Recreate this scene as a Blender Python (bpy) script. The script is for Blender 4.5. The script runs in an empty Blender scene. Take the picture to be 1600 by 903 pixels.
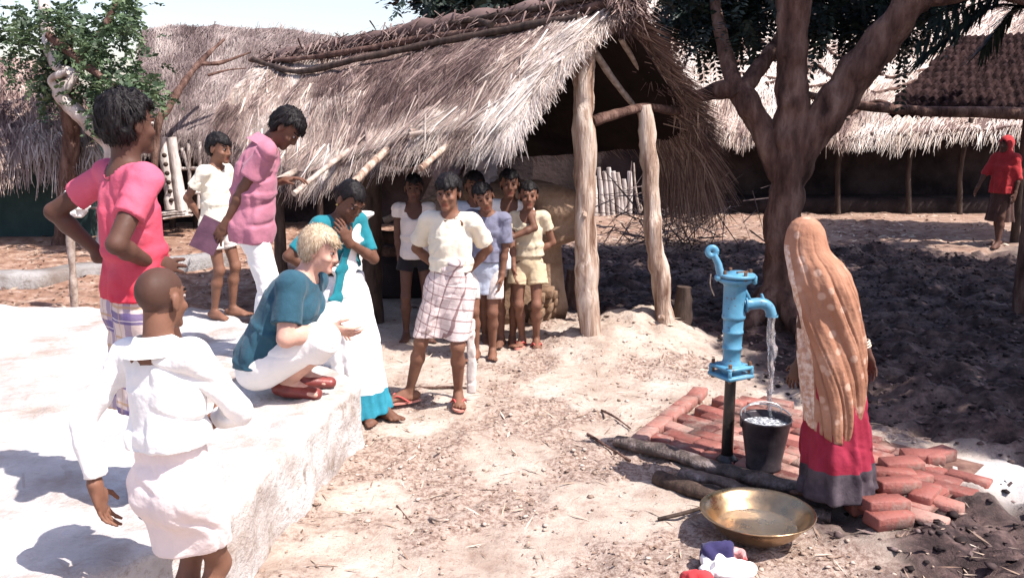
import bpy, math, random
import numpy as np
from mathutils import Vector, Matrix
random.seed(7); RNG = np.random.default_rng(7)
SC = bpy.context.scene; COL = SC.collection
PI = math.pi
# ------------------------------------------------------------------ camera geometry (used to measure places)
CAM = np.array([0.0, 0.0, 2.0]); FPX = 1450.0; PITCH = math.atan(291.5/1450.0)
def ray(px, py):
    u = (px-800)/FPX; v = (451.5-py)/FPX
    return np.array([u, math.cos(PITCH)+v*math.sin(PITCH), -math.sin(PITCH)+v*math.cos(PITCH)])
def P(px, py, Y):
    d = ray(px, py); return CAM + d*(Y/d[1])
def G(px, py, z=0.0):
    d = ray(px, py); return CAM + d*((z-2.0)/d[2])
def nrm(v):
    v = np.asarray(v, float); return v/max(1e-9, np.linalg.norm(v))
def V3(*a): return np.array(a, float)
# ------------------------------------------------------------------ noise
def _hash(i, j, k, seed):
    n = (i*374761393 + j*668265263 + k*2147483647 + seed*974634777) & 0xFFFFFFFF
    n = ((n ^ (n >> 13))*1274126177) & 0xFFFFFFFF
    n = n ^ (n >> 16)
    return (n & 0xFFFF)/32767.5-1.0
def vnoise(p, seed=0):
    p = np.asarray(p, float); i = np.floor(p).astype(np.int64); f = p-i
    f = f*f*f*(f*(f*6-15)+10)
    out = 0
    for dx in (0, 1):
        wx = f[..., 0] if dx else 1-f[..., 0]
        for dy in (0, 1):
            wy = f[..., 1] if dy else 1-f[..., 1]
            for dz in (0, 1):
                wz = f[..., 2] if dz else 1-f[..., 2]
                out = out + wx*wy*wz*_hash(i[..., 0]+dx, i[..., 1]+dy, i[..., 2]+dz, seed)
    return out
def fbm(p, octv=3, seed=0, gain=.5):
    p = np.asarray(p, float); o = 0; a = 1.0
    for q in range(octv):
        o = o+a*vnoise(p*(2.03**q)+q*17.3, seed+q); a *= gain
    return o
def n2(x, y, s, octv=3, seed=0):
    x = np.asarray(x, float); y = np.asarray(y, float)
    return fbm(np.stack([x*s, y*s, np.zeros_like(x)+.37], -1), octv, seed)
def sstep(a, b, x):
    t = np.clip((np.asarray(x, float)-a)/(b-a), 0, 1); return t*t*(3-2*t)
# ------------------------------------------------------------------ tagging
def tag(o, label=None, cat=None, group=None, kind=None):
    if label: o['label'] = label
    if cat: o['category'] = cat
    if group: o['group'] = group
    if kind: o['kind'] = kind
    return o
def empty(name, loc, rz=0.0):
    o = bpy.data.objects.new(name, None); COL.objects.link(o)
    o.location = tuple(loc); o.rotation_euler = (0, 0, rz); o.empty_display_size = .1
    return o
def copy_tree(o, parent=None):
    c = o.copy(); COL.objects.link(c)
    if parent is not None:
        c.parent = parent
    for ch in list(o.children):
        copy_tree(ch, c)
    return c
# ------------------------------------------------------------------ mesh building
class MB:
    def __init__(s):
        s.v = []; s.n = 0; s.q = []; s.t = []; s.qm = []; s.tm = []; s.tint = []; s.wrap = []
    def add(s, v, f, mi=0, tint=None, wrap=None):
        v = np.asarray(v, float).reshape(-1, 3); f = np.asarray(f, int)
        if len(v) == 0 or len(f) == 0: return s
        m = np.full(len(f), mi) if np.isscalar(mi) else np.asarray(mi)
        if f.shape[1] == 4: s.q.append(f+s.n); s.qm.append(m)
        else: s.t.append(f+s.n); s.tm.append(m)
        s.v.append(v); s.n += len(v)
        tt = np.zeros(len(v)) if tint is None else np.broadcast_to(np.asarray(tint, float), (len(v),))
        s.tint.append(tt)
        s.wrap.append(np.zeros((len(v), 3)) if wrap is None else wrap)
        return s
    def box(s, c, size, rot=None, mi=0, bev=0.0, tint=0.0, jit=0.0):
        hx, hy, hz = np.array(size)/2.0
        if bev <= 0:
            v = np.array([[x, y, z] for z in (-hz, hz) for y in (-hy, hy) for x in (-hx, hx)])
            f = np.array([[0, 2, 3, 1], [4, 5, 7, 6], [0, 1, 5, 4], [2, 6, 7, 3], [0, 4, 6, 2], [1, 3, 7, 5]])
            if jit: v = v+RNG.normal(0, jit, v.shape)
        else:
            b = bev; v = []; 
            for sz in (-1, 1):
                for sy in (-1, 1):
                    for sx in (-1, 1):
                        v += [[sx*hx, sy*(hy-b), sz*(hz-b)], [sx*(hx-b), sy*hy, sz*(hz-b)], [sx*(hx-b), sy*(hy-b), sz*hz]]
            v = np.array(v)
            def ix(sx, sy, sz, a): return ((sz*2+sy)*2+sx)*3+a
            f = []
            for a in range(3):
                for e in (0, 1):
                    o1, o2 = [(1, 2), (2, 0), (0, 1)][a]
                    c4 = []
                    for (p1, p2) in ((0, 0), (1, 0), (1, 1), (0, 1)):
                        k = [0, 0, 0]; k[a] = e; k[o1] = p1; k[o2] = p2; c4.append(ix(*k, a))
                    f.append(c4 if e else c4[::-1])
            for a in range(3):
                o1, o2 = [(1, 2), (2, 0), (0, 1)][a]
                for p1 in (0, 1):
                    for p2 in (0, 1):
                        k0 = [0, 0, 0]; k1 = [0, 0, 0]; k0[o1] = k1[o1] = p1; k0[o2] = k1[o2] = p2; k1[a] = 1
                        q = [ix(*k0, o1), ix(*k1, o1), ix(*k1, o2), ix(*k0, o2)]
                        f.append(q if (p1 ^ p2) else q[::-1])
            tri = []
            for sz in (0, 1):
                for sy in (0, 1):
                    for sx in (0, 1):
                        q = [ix(sx, sy, sz, 0), ix(sx, sy, sz, 1), ix(sx, sy, sz, 2)]
                        tri.append(q if (sx+sy+sz) % 2 else q[::-1])
            if jit: v = v+RNG.normal(0, jit, v.shape)
        R = np.eye(3) if rot is None else np.asarray(rot)
        vv = v@R.T+np.asarray(c, float)
        if bev > 0:
            n0 = s.n; s.add(vv, f, mi, tint); s.t.append(np.array(tri)+n0); s.tm.append(np.full(8, mi))
        else:
            s.add(vv, f, mi, tint)
        return s
    def tube(s, path, rad, sides=10, mi=0, cap=True, rough=0.0, tint=0.0, seed=0, flat=None, rs=9.0):
        path = np.asarray(path, float); n = len(path)
        rad = np.full(n, rad, float) if np.isscalar(rad) else np.asarray(rad, float)
        T = np.gradient(path, axis=0); T /= np.linalg.norm(T, axis=1)[:, None]+1e-9
        up = V3(0, 0, 1) if abs(T[0][2]) < .9 else V3(1, 0, 0)
        N = nrm(np.cross(up, T[0])); V = []
        ang = np.linspace(0, 2*PI, sides, endpoint=False)
        for i in range(n):
            N = N-T[i]*np.dot(N, T[i]); N = nrm(N); B = np.cross(T[i], N)
            r = rad[i]
            ring = path[i]+np.outer(np.cos(ang)*r, N)+np.outer(np.sin(ang)*r*(flat or 1.0), B)
            V.append(ring)
        V = np.concatenate(V)
        if rough:
            c = np.repeat(path, sides, 0); d = V-c
            V = c+d*(1+rough*fbm(V*rs+seed*3.1, 2, seed))[:, None]
        i = np.arange(n-1)[:, None]*sides; j = np.arange(sides)[None]; j2 = (j+1) % sides
        f = np.stack([i+j, i+j2, i+sides+j2, i+sides+j], -1).reshape(-1, 4)
        n0 = s.n; s.add(V, f, mi, tint)
        if cap:
            c0 = path[0]; c1 = path[-1]
            vv = np.vstack([V[:sides], c0[None], V[-sides:], c1[None]])
            jj = np.arange(sides); k2 = (jj+1) % sides
            t1 = np.stack([np.full(sides, sides), k2, jj], 1)
            t2 = np.stack([np.full(sides, 2*sides+1), sides+1+jj, sides+1+k2], 1)
            s.add(vv, np.vstack([t1, t2]), mi, tint)
        return s
    def lathe(s, prof, c=(0, 0, 0), sides=32, mi=0, tint=0.0):
        prof = np.asarray(prof, float); ang = np.linspace(0, 2*PI, sides, endpoint=False)
        V = np.stack([prof[:, None, 0]*np.cos(ang), prof[:, None, 0]*np.sin(ang), np.broadcast_to(prof[:, None, 1], (len(prof), sides))], -1).reshape(-1, 3)+np.asarray(c, float)
        i = np.arange(len(prof)-1)[:, None]*sides; j = np.arange(sides)[None]; j2 = (j+1) % sides
        f = np.stack([i+j, i+j2, i+sides+j2, i+sides+j], -1).reshape(-1, 4)
        return s.add(V, f, mi, tint)
    def grid(s, pts, mi=0, tint=None, flip=False):
        nu, nv = pts.shape[:2]
        i = np.arange(nu-1)[:, None]*nv; j = np.arange(nv-1)[None]
        f = np.stack([i+j, i+nv+j, i+nv+j+1, i+j+1], -1).reshape(-1, 4)
        if flip: f = f[:, ::-1]
        return s.add(pts.reshape(-1, 3), f, mi, tint)
    def blades(s, p, d, nor, L, w, mi=0, tint=None, droop=None):
        """thin tapered two-piece straws: p start, d unit direction, nor surface normal, L length, w width"""
        p = np.asarray(p); d = np.asarray(d); n = len(p)
        side = np.cross(d, nor); side /= np.linalg.norm(side, axis=1)[:, None]+1e-9
        L = np.broadcast_to(L, (n,))[:, None]; w = np.broadcast_to(w, (n,))[:, None]
        m = p+d*L*.5; e = p+d*L
        if droop is not None:
            m = m+np.asarray(droop)*L*.12; e = e+np.asarray(droop)*L*.5
        V = np.stack([p-side*w*.5, p+side*w*.5, m-side*w*.45, m+side*w*.45, e-side*w*.12, e+side*w*.12], 1).reshape(-1, 3)
        b = np.arange(n)[:, None]*6
        f = np.stack([b+np.array([0, 1, 3, 2]), b+np.array([2, 3, 5, 4])], 1).reshape(-1, 4)
        return s.add(V, f, mi, None if tint is None else np.repeat(tint, 6))
    def build(s, name, mats, parent=None, smooth=True):
        if not isinstance(mats, (list, tuple)): mats = [mats]
        V = np.concatenate(s.v); me = bpy.data.meshes.new(name)
        q = np.concatenate(s.q) if s.q else np.zeros((0, 4), int); t = np.concatenate(s.t) if s.t else np.zeros((0, 3), int)
        mi = np.concatenate(s.qm+s.tm)
        loops = np.concatenate([q.ravel(), t.ravel()]); cnt = np.concatenate([np.full(len(q), 4), np.full(len(t), 3)])
        st = np.concatenate([[0], np.cumsum(cnt)[:-1]])
        me.vertices.add(len(V)); me.vertices.foreach_set('co', V.astype(np.float32).ravel())
        me.loops.add(len(loops)); me.loops.foreach_set('vertex_index', loops.astype(np.int32))
        me.polygons.add(len(cnt)); me.polygons.foreach_set('loop_start', st.astype(np.int32))
        for m in mats: me.materials.append(m)
        me.polygons.foreach_set('material_index', mi.astype(np.int32))
        me.polygons.foreach_set('use_smooth', np.full(len(cnt), smooth))
        ti = np.concatenate(s.tint)
        if np.any(ti != 0):
            a = me.attributes.new('tint', 'FLOAT', 'POINT'); a.data.foreach_set('value', ti.astype(np.float32))
        wr = np.concatenate(s.wrap)
        if np.any(wr != 0):
            a = me.attributes.new('wrap', 'FLOAT_VECTOR', 'POINT'); a.data.foreach_set('vector', wr.astype(np.float32).ravel())
        me.update(calc_edges=True); me.validate()
        o = bpy.data.objects.new(name, me); COL.objects.link(o)
        if parent is not None: o.parent = parent
        return o
def rotz(a):
    c, s = math.cos(a), math.sin(a); return np.array([[c, -s, 0], [s, c, 0], [0, 0, 1.0]])
def rotx(a):
    c, s = math.cos(a), math.sin(a); return np.array([[1.0, 0, 0], [0, c, -s], [0, s, c]])
def roty(a):
    c, s = math.cos(a), math.sin(a); return np.array([[c, 0, s], [0, 1.0, 0], [-s, 0, c]])
def axes(x, y, z): return np.stack([x, y, z], 1)
def curve(pts, n=16):
    """Catmull-Rom through points"""
    p = np.asarray(pts, float)
    if len(p) == 2: return p[0]+(p[1]-p[0])*np.linspace(0, 1, n)[:, None]
    q = np.vstack([2*p[0]-p[1], p, 2*p[-1]-p[-2]]); out = []
    seg = len(p)-1; tt = np.linspace(0, seg, n)
    for t in tt:
        i = min(int(t), seg-1); u = t-i
        a, b, c, d = q[i], q[i+1], q[i+2], q[i+3]
        out.append(.5*((2*b)+(-a+c)*u+(2*a-5*b+4*c-d)*u*u+(-a+3*b-3*c+d)*u**3))
    return np.array(out)
# ------------------------------------------------------------------ materials
class NT:
    def __init__(s, name):
        s.m = bpy.data.materials.new(name); s.m.use_nodes = True
        s.t = s.m.node_tree; s.t.nodes.clear()
        s.out = s.n('ShaderNodeOutputMaterial'); s.b = s.n('ShaderNodeBsdfPrincipled')
        s.l(s.b.outputs[0], s.out.inputs[0])
        s.tc = s.n('ShaderNodeTexCoord')
    def n(s, ty, **kw):
        x = s.t.nodes.new(ty)
        for k, v in kw.items(): setattr(x, k, v)
        return x
    def l(s, a, b): s.t.links.new(a, b)
    def inp(s, x, v):
        if hasattr(v, 'is_output') or isinstance(v, bpy.types.NodeSocket): s.l(v, x)
        else: x.default_value = v
    def noise(s, scale, detail=4, rough=.55, vec=None, stretch=None, dist=0.0):
        x = s.n('ShaderNodeTexNoise'); x.inputs['Scale'].default_value = scale; x.inputs['Detail'].default_value = detail
        x.inputs['Roughness'].default_value = rough; x.inputs['Distortion'].default_value = dist
        v = vec or s.tc.outputs['Object']
        if stretch is not None:
            mp = s.n('ShaderNodeMapping'); mp.inputs['Scale'].default_value = stretch; s.l(v, mp.inputs[0]); v = mp.outputs[0]
        s.l(v, x.inputs['Vector']); return x.outputs['Fac']
    def voro(s, scale, vec=None, feature='F1', stretch=None):
        x = s.n('ShaderNodeTexVoronoi'); x.feature = feature; x.inputs['Scale'].default_value = scale
        v = vec or s.tc.outputs['Object']
        if stretch is not None:
            mp = s.n('ShaderNodeMapping'); mp.inputs['Scale'].default_value = stretch; s.l(v, mp.inputs[0]); v = mp.outputs[0]
        s.l(v, x.inputs['Vector']); return x
    def ramp(s, fac, stops):
        x = s.n('ShaderNodeValToRGB'); e = x.color_ramp.elements
        while len(e) < len(stops): e.new(.5)
        for i, (p, c) in enumerate(stops):
            e[i].position = p; e[i].color = (*c, 1) if len(c) == 3 else c
        s.l(fac, x.inputs[0]); return x.outputs[0]
    def mix(s, fac, a, b, blend='MIX'):
        x = s.n('ShaderNodeMix', data_type='RGBA', blend_type=blend)
        s.inp(x.inputs[0], fac)
        for sock, v in ((x.inputs[6], a), (x.inputs[7], b)):
            if isinstance(v, (tuple, list)): sock.default_value = (*v, 1) if len(v) == 3 else v
            else: s.l(v, sock)
        return x.outputs[2]
    def math(s, op, a, b=None, clamp=False):
        x = s.n('ShaderNodeMath', operation=op, use_clamp=clamp); s.inp(x.inputs[0], a)
        if b is not None: s.inp(x.inputs[1], b)
        return x.outputs[0]
    def attr(s, name, vec=False):
        x = s.n('ShaderNodeAttribute', attribute_name=name); return x.outputs['Vector' if vec else 'Fac']
    def bump(s, h, strength=.4, dist=.01, normal=None):
        x = s.n('ShaderNodeBump'); x.inputs['Strength'].default_value = strength; x.inputs['Distance'].default_value = dist
        s.l(h, x.inputs['Height'])
        if normal is not None: s.l(normal, x.inputs['Normal'])
        return x.outputs[0]
    def done(s, col, rough=.8, nrmal=None, spec=.3, **kw):
        s.inp(s.b.inputs['Base Color'], (*col, 1) if isinstance(col, tuple) and len(col) == 3 else col)
        s.inp(s.b.inputs['Roughness'], rough); s.b.inputs['Specular IOR Level'].default_value = spec
        if nrmal is not None: s.l(nrmal, s.b.inputs['Normal'])
        for k, v in kw.items(): s.inp(s.b.inputs[k.replace('_', ' ')], v)
        return s.m
def mat2(name, c1, c2, scale=8, rough=.8, bump=.3, bs=None, stretch=None, spec=.25, detail=5, c3=None, lo=.35, hi=.65, bd=.01, **kw):
    t = NT(name); f = t.noise(scale, detail, .6, stretch=stretch)
    st = [(lo, c1), (hi, c2)] if c3 is None else [(lo, c1), ((lo+hi)/2, c2), (hi, c3)]
    c = t.ramp(f, st)
    h = t.noise(bs or scale*4, 5, .6, stretch=stretch)
    return t.done(c, rough, t.bump(h, bump, bd) if bump else None, spec, **kw)
def mat_tint(name, stops, rough=.9, nscale=6, nmix=.35, dark=(.5, .45, .42), spec=.15, stretch=None, bump=0.2, trans=0.0):
    """colour picked by the per-straw / per-leaf attribute 'tint', broken up with noise"""
    t = NT(name); c = t.ramp(t.attr('tint'), stops)
    f = t.noise(nscale, 4, .6, stretch=stretch)
    f = t.ramp(f, [(.38, (1, 1, 1)), (.66, (0, 0, 0))])
    c2 = t.mix(1.0, c, dark, 'MULTIPLY')
    f2 = t.math('MULTIPLY', f, nmix)
    c = t.mix(f2, c, c2)
    m = t.done(c, rough, t.bump(t.noise(nscale*8, 3), bump, .006) if bump else None, spec)
    if trans:
        tr = t.n('ShaderNodeBsdfTranslucent'); t.l(c, tr.inputs[0])
        mx = t.n('ShaderNodeMixShader'); mx.inputs[0].default_value = trans
        t.l(t.b.outputs[0], mx.inputs[1]); t.l(tr.outputs[0], mx.inputs[2]); t.l(mx.outputs[0], t.out.inputs[0])
    return m
def cloth(name, c, var=.14, rough=.85, scale=6, weave=True, c2=None, spots=None):
    t = NT(name); a = tuple(max(0, x*(1-var)) for x in c); b = tuple(min(.95, x*(1+var)) for x in c)
    col = t.ramp(t.noise(scale, 5, .6), [(.3, a), (.7, c2 or b)])
    if spots:
        v = t.voro(spots[0]); fac = t.math('LESS_THAN', v.outputs['Distance'], spots[1]); col = t.mix(fac, col, spots[2])
    h = t.noise(55, 3, .6); nb = t.bump(h, .35, .004); nb = t.bump(t.noise(11, 4, .55), .5, .02, nb)
    return t.done(col, rough, nb, .15, Sheen_Weight=.1)
# ------------------------------------------------------------------ implicit surfaces
class Field:
    def __init__(s, lo, hi, h):
        s.h = h; s.lo = np.asarray(lo, float); n = np.ceil((np.asarray(hi)-s.lo)/h).astype(int)+1
        s.ax = [(s.lo[i]+h*np.arange(n[i])).astype(np.float32) for i in range(3)]
        s.f = np.full(n, 1.0, np.float32)
    def sl(s, lo, hi):
        r = []
        for i in range(3):
            a = int(np.clip(np.floor((lo[i]-s.lo[i])/s.h), 0, s.f.shape[i]-1)); b = int(np.clip(np.ceil((hi[i]-s.lo[i])/s.h)+1, a+1, s.f.shape[i])); r.append(slice(a, b))
        sl = tuple(r)
        return sl, s.ax[0][sl[0]][:, None, None], s.ax[1][sl[1]][None, :, None], s.ax[2][sl[2]][None, None, :]
    def comb(s, lo, hi, fn, k=.02, mode='add'):
        m = k+3*s.h
        sl, X, Y, Z = s.sl(np.asarray(lo)-m, np.asarray(hi)+m)
        d = fn(X, Y, Z).astype(np.float32); a = s.f[sl]
        if mode == 'add':
            hh = np.maximum(k-np.abs(a-d), 0)/max(k, 1e-6); s.f[sl] = np.minimum(a, d)-hh*hh*k*.25
        elif mode == 'sub':
            d = -d; hh = np.maximum(k-np.abs(a-d), 0)/max(k, 1e-6); s.f[sl] = np.maximum(a, d)+hh*hh*k*.25
        elif mode == 'and':
            hh = np.maximum(k-np.abs(a-d), 0)/max(k, 1e-6); s.f[sl] = np.maximum(a, d)+hh*hh*k*.25
        return s
    def cone(s, a, b, ra, rb, k=.02, mode='add', wide=None, ws=1.0, flat=False):
        a = np.asarray(a, float); b = np.asarray(b, float); R = max(ra, rb)*max(1, ws)
        ba = b-a; L2 = float(ba@ba)+1e-12
        def fn(X, Y, Z):
            px, py, pz = X-a[0], Y-a[1], Z-a[2]
            tt = (px*ba[0]+py*ba[1]+pz*ba[2])/L2; t = np.clip(tt, 0, 1)
            qx, qy, qz = px-t*ba[0], py-t*ba[1], pz-t*ba[2]
            if wide is not None:
                c = (qx*wide[0]+qy*wide[1]+qz*wide[2])*(1-1/ws); qx = qx-c*wide[0]; qy = qy-c*wide[1]; qz = qz-c*wide[2]
            if flat:
                L = math.sqrt(L2); qx2 = px-tt*ba[0]; qy2 = py-tt*ba[1]; qz2 = pz-tt*ba[2]
                d = np.sqrt(qx2**2+qy2**2+qz2**2)-(ra+(rb-ra)*t)
                return np.maximum(d, np.maximum(-tt*L, (tt-1)*L))
            return np.sqrt(qx*qx+qy*qy+qz*qz)-(ra+(rb-ra)*t)
        return s.comb(np.minimum(a, b)-R, np.maximum(a, b)+R, fn, k, mode)
    def ell(s, c, r, R=None, k=.02, mode='add'):
        c = np.asarray(c, float); R = np.eye(3) if R is None else np.asarray(R); r = np.asarray(r, float)
        ext = np.abs(R)@r
        def fn(X, Y, Z):
            p = [X-c[0], Y-c[1], Z-c[2]]
            q = [(p[0]*R[0, i]+p[1]*R[1, i]+p[2]*R[2, i])/r[i] for i in range(3)]
            k0 = np.sqrt(q[0]**2+q[1]**2+q[2]**2)
            k1 = np.sqrt((q[0]/r[0])**2+(q[1]/r[1])**2+(q[2]/r[2])**2)+1e-6
            return k0*(k0-1)/k1
        return s.comb(c-ext, c+ext, fn, k, mode)
    def etube(s, a, b, ra, rb, xd, k=.02, nf=0, fa=(0, 0), ph=0.0, tw=0.0, power=1.0, mode='add', bulge=0.0):
        """elliptical tapered tube with flat ends and radial folds"""
        a = np.asarray(a, float); b = np.asarray(b, float); L = np.linalg.norm(b-a); z = (b-a)/L
        x = nrm(np.asarray(xd)-z*np.dot(xd, z)); y = np.cross(z, x)
        R = max(*ra, *rb)*1.25
        def fn(X, Y, Z):
            px, py, pz = X-a[0], Y-a[1], Z-a[2]
            tz = px*z[0]+py*z[1]+pz*z[2]; t = np.clip(tz/L, 0, 1); ts = t**power
            u = px*x[0]+py*x[1]+pz*x[2]; w = px*y[0]+py*y[1]+pz*y[2]
            bl = 1+bulge*np.sin(PI*t)
            rx = (ra[0]+(rb[0]-ra[0])*ts)*bl; ry = (ra[1]+(rb[1]-ra[1])*ts)*bl
            rr = np.sqrt((u/rx)**2+(w/ry)**2)
            if nf:
                th = np.arctan2(u, w); am = fa[0]+(fa[1]-fa[0])*t
                rr = rr-am*(np.cos(nf*th+ph+tw*t)+.5*np.cos((nf*1.7//1)*th+ph*2.3-tw*1.4*t)+.35*np.cos(3*th+ph))
            d = (rr-1)*np.minimum(rx, ry)
            return np.maximum(d, np.maximum(-tz, tz-L))
        return s.comb(np.minimum(a, b)-R, np.maximum(a, b)+R, fn, k, mode)
    def plane(s, p, n, k=.004):
        """keep the side opposite to n"""
        p = np.asarray(p, float); n = nrm(n)
        lo = s.lo; hi = [s.ax[i][-1] for i in range(3)]
        return s.comb(lo, hi, lambda X, Y, Z: (X-p[0])*n[0]+(Y-p[1])*n[1]+(Z-p[2])*n[2], k, 'and')
    def mesh(s):
        f = s.f; f[0] = f[-1] = 1; f[:, 0] = f[:, -1] = 1; f[:, :, 0] = f[:, :, -1] = 1
        sg = f < 0; c = np.zeros(tuple(np.array(f.shape)-1), np.int8)
        off = [(a, b, d) for a in (0, 1) for b in (0, 1) for d in (0, 1)]
        nx, ny, nz = c.shape
        for a, b, d in off: c += sg[a:nx+a, b:ny+b, d:nz+d]
        act = (c > 0) & (c < 8); I, J, K = np.nonzero(act)
        idx = np.full(c.shape, -1, np.int64); idx[I, J, K] = np.arange(len(I))
        vals = {o: f[I+o[0], J+o[1], K+o[2]] for o in off}
        acc = np.zeros((len(I), 3)); cnt = np.zeros(len(I))
        for o in off:
            for ax in range(3):
                if o[ax] == 0:
                    p = list(o); p[ax] = 1; p = tuple(p); va, vb = vals[o], vals[p]
                    m = (va < 0) != (vb < 0); t = np.where(m, va/np.where(m, va-vb, 1), 0)
                    q = np.tile(np.array(o, float), (len(I), 1)); q[:, ax] += t
                    acc += q*m[:, None]; cnt += m
        v = s.lo+s.h*(np.stack([I, J, K], 1)+acc/cnt[:, None])
        faces = []
        for ax in range(3):
            A = [slice(1, -1)]*3; B = [slice(1, -1)]*3; A[ax] = slice(0, -1); B[ax] = slice(1, None)
            sa, sb = sg[tuple(A)], sg[tuple(B)]
            for (mask, fl) in ((sa & ~sb, False), (~sa & sb, True)):
                w = np.array(np.nonzero(mask)).T
                if len(w) == 0: continue
                for q in range(3):
                    if q != ax: w[:, q] += 1
                o1, o2 = [(1, 2), (2, 0), (0, 1)][ax]
                def cell(d1, d2):
                    z = w.copy(); z[:, o1] += d1; z[:, o2] += d2; return idx[z[:, 0], z[:, 1], z[:, 2]]
                qd = np.stack([cell(-1, -1), cell(0, -1), cell(0, 0), cell(-1, 0)], 1)
                faces.append(qd[:, ::-1] if fl else qd)
        return v, np.concatenate(faces)
def relax(v, f, it=1, lam=.5):
    for _ in range(it):
        acc = np.zeros_like(v); cnt = np.zeros(len(v))
        for a, b in ((0, 1), (1, 2), (2, 3), (3, 0)):
            np.add.at(acc, f[:, a], v[f[:, b]]); np.add.at(acc, f[:, b], v[f[:, a]])
            np.add.at(cnt, f[:, a], 1); np.add.at(cnt, f[:, b], 1)
        v = v+lam*(acc/np.maximum(cnt, 1)[:, None]-v)
    return v
def vnormals(v, f):
    n = np.cross(v[f[:, 2]]-v[f[:, 0]], v[f[:, 3]]-v[f[:, 1]]); o = np.zeros_like(v)
    for i in range(4): np.add.at(o, f[:, i], n)
    return o/(np.linalg.norm(o, axis=1)[:, None]+1e-12)
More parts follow.
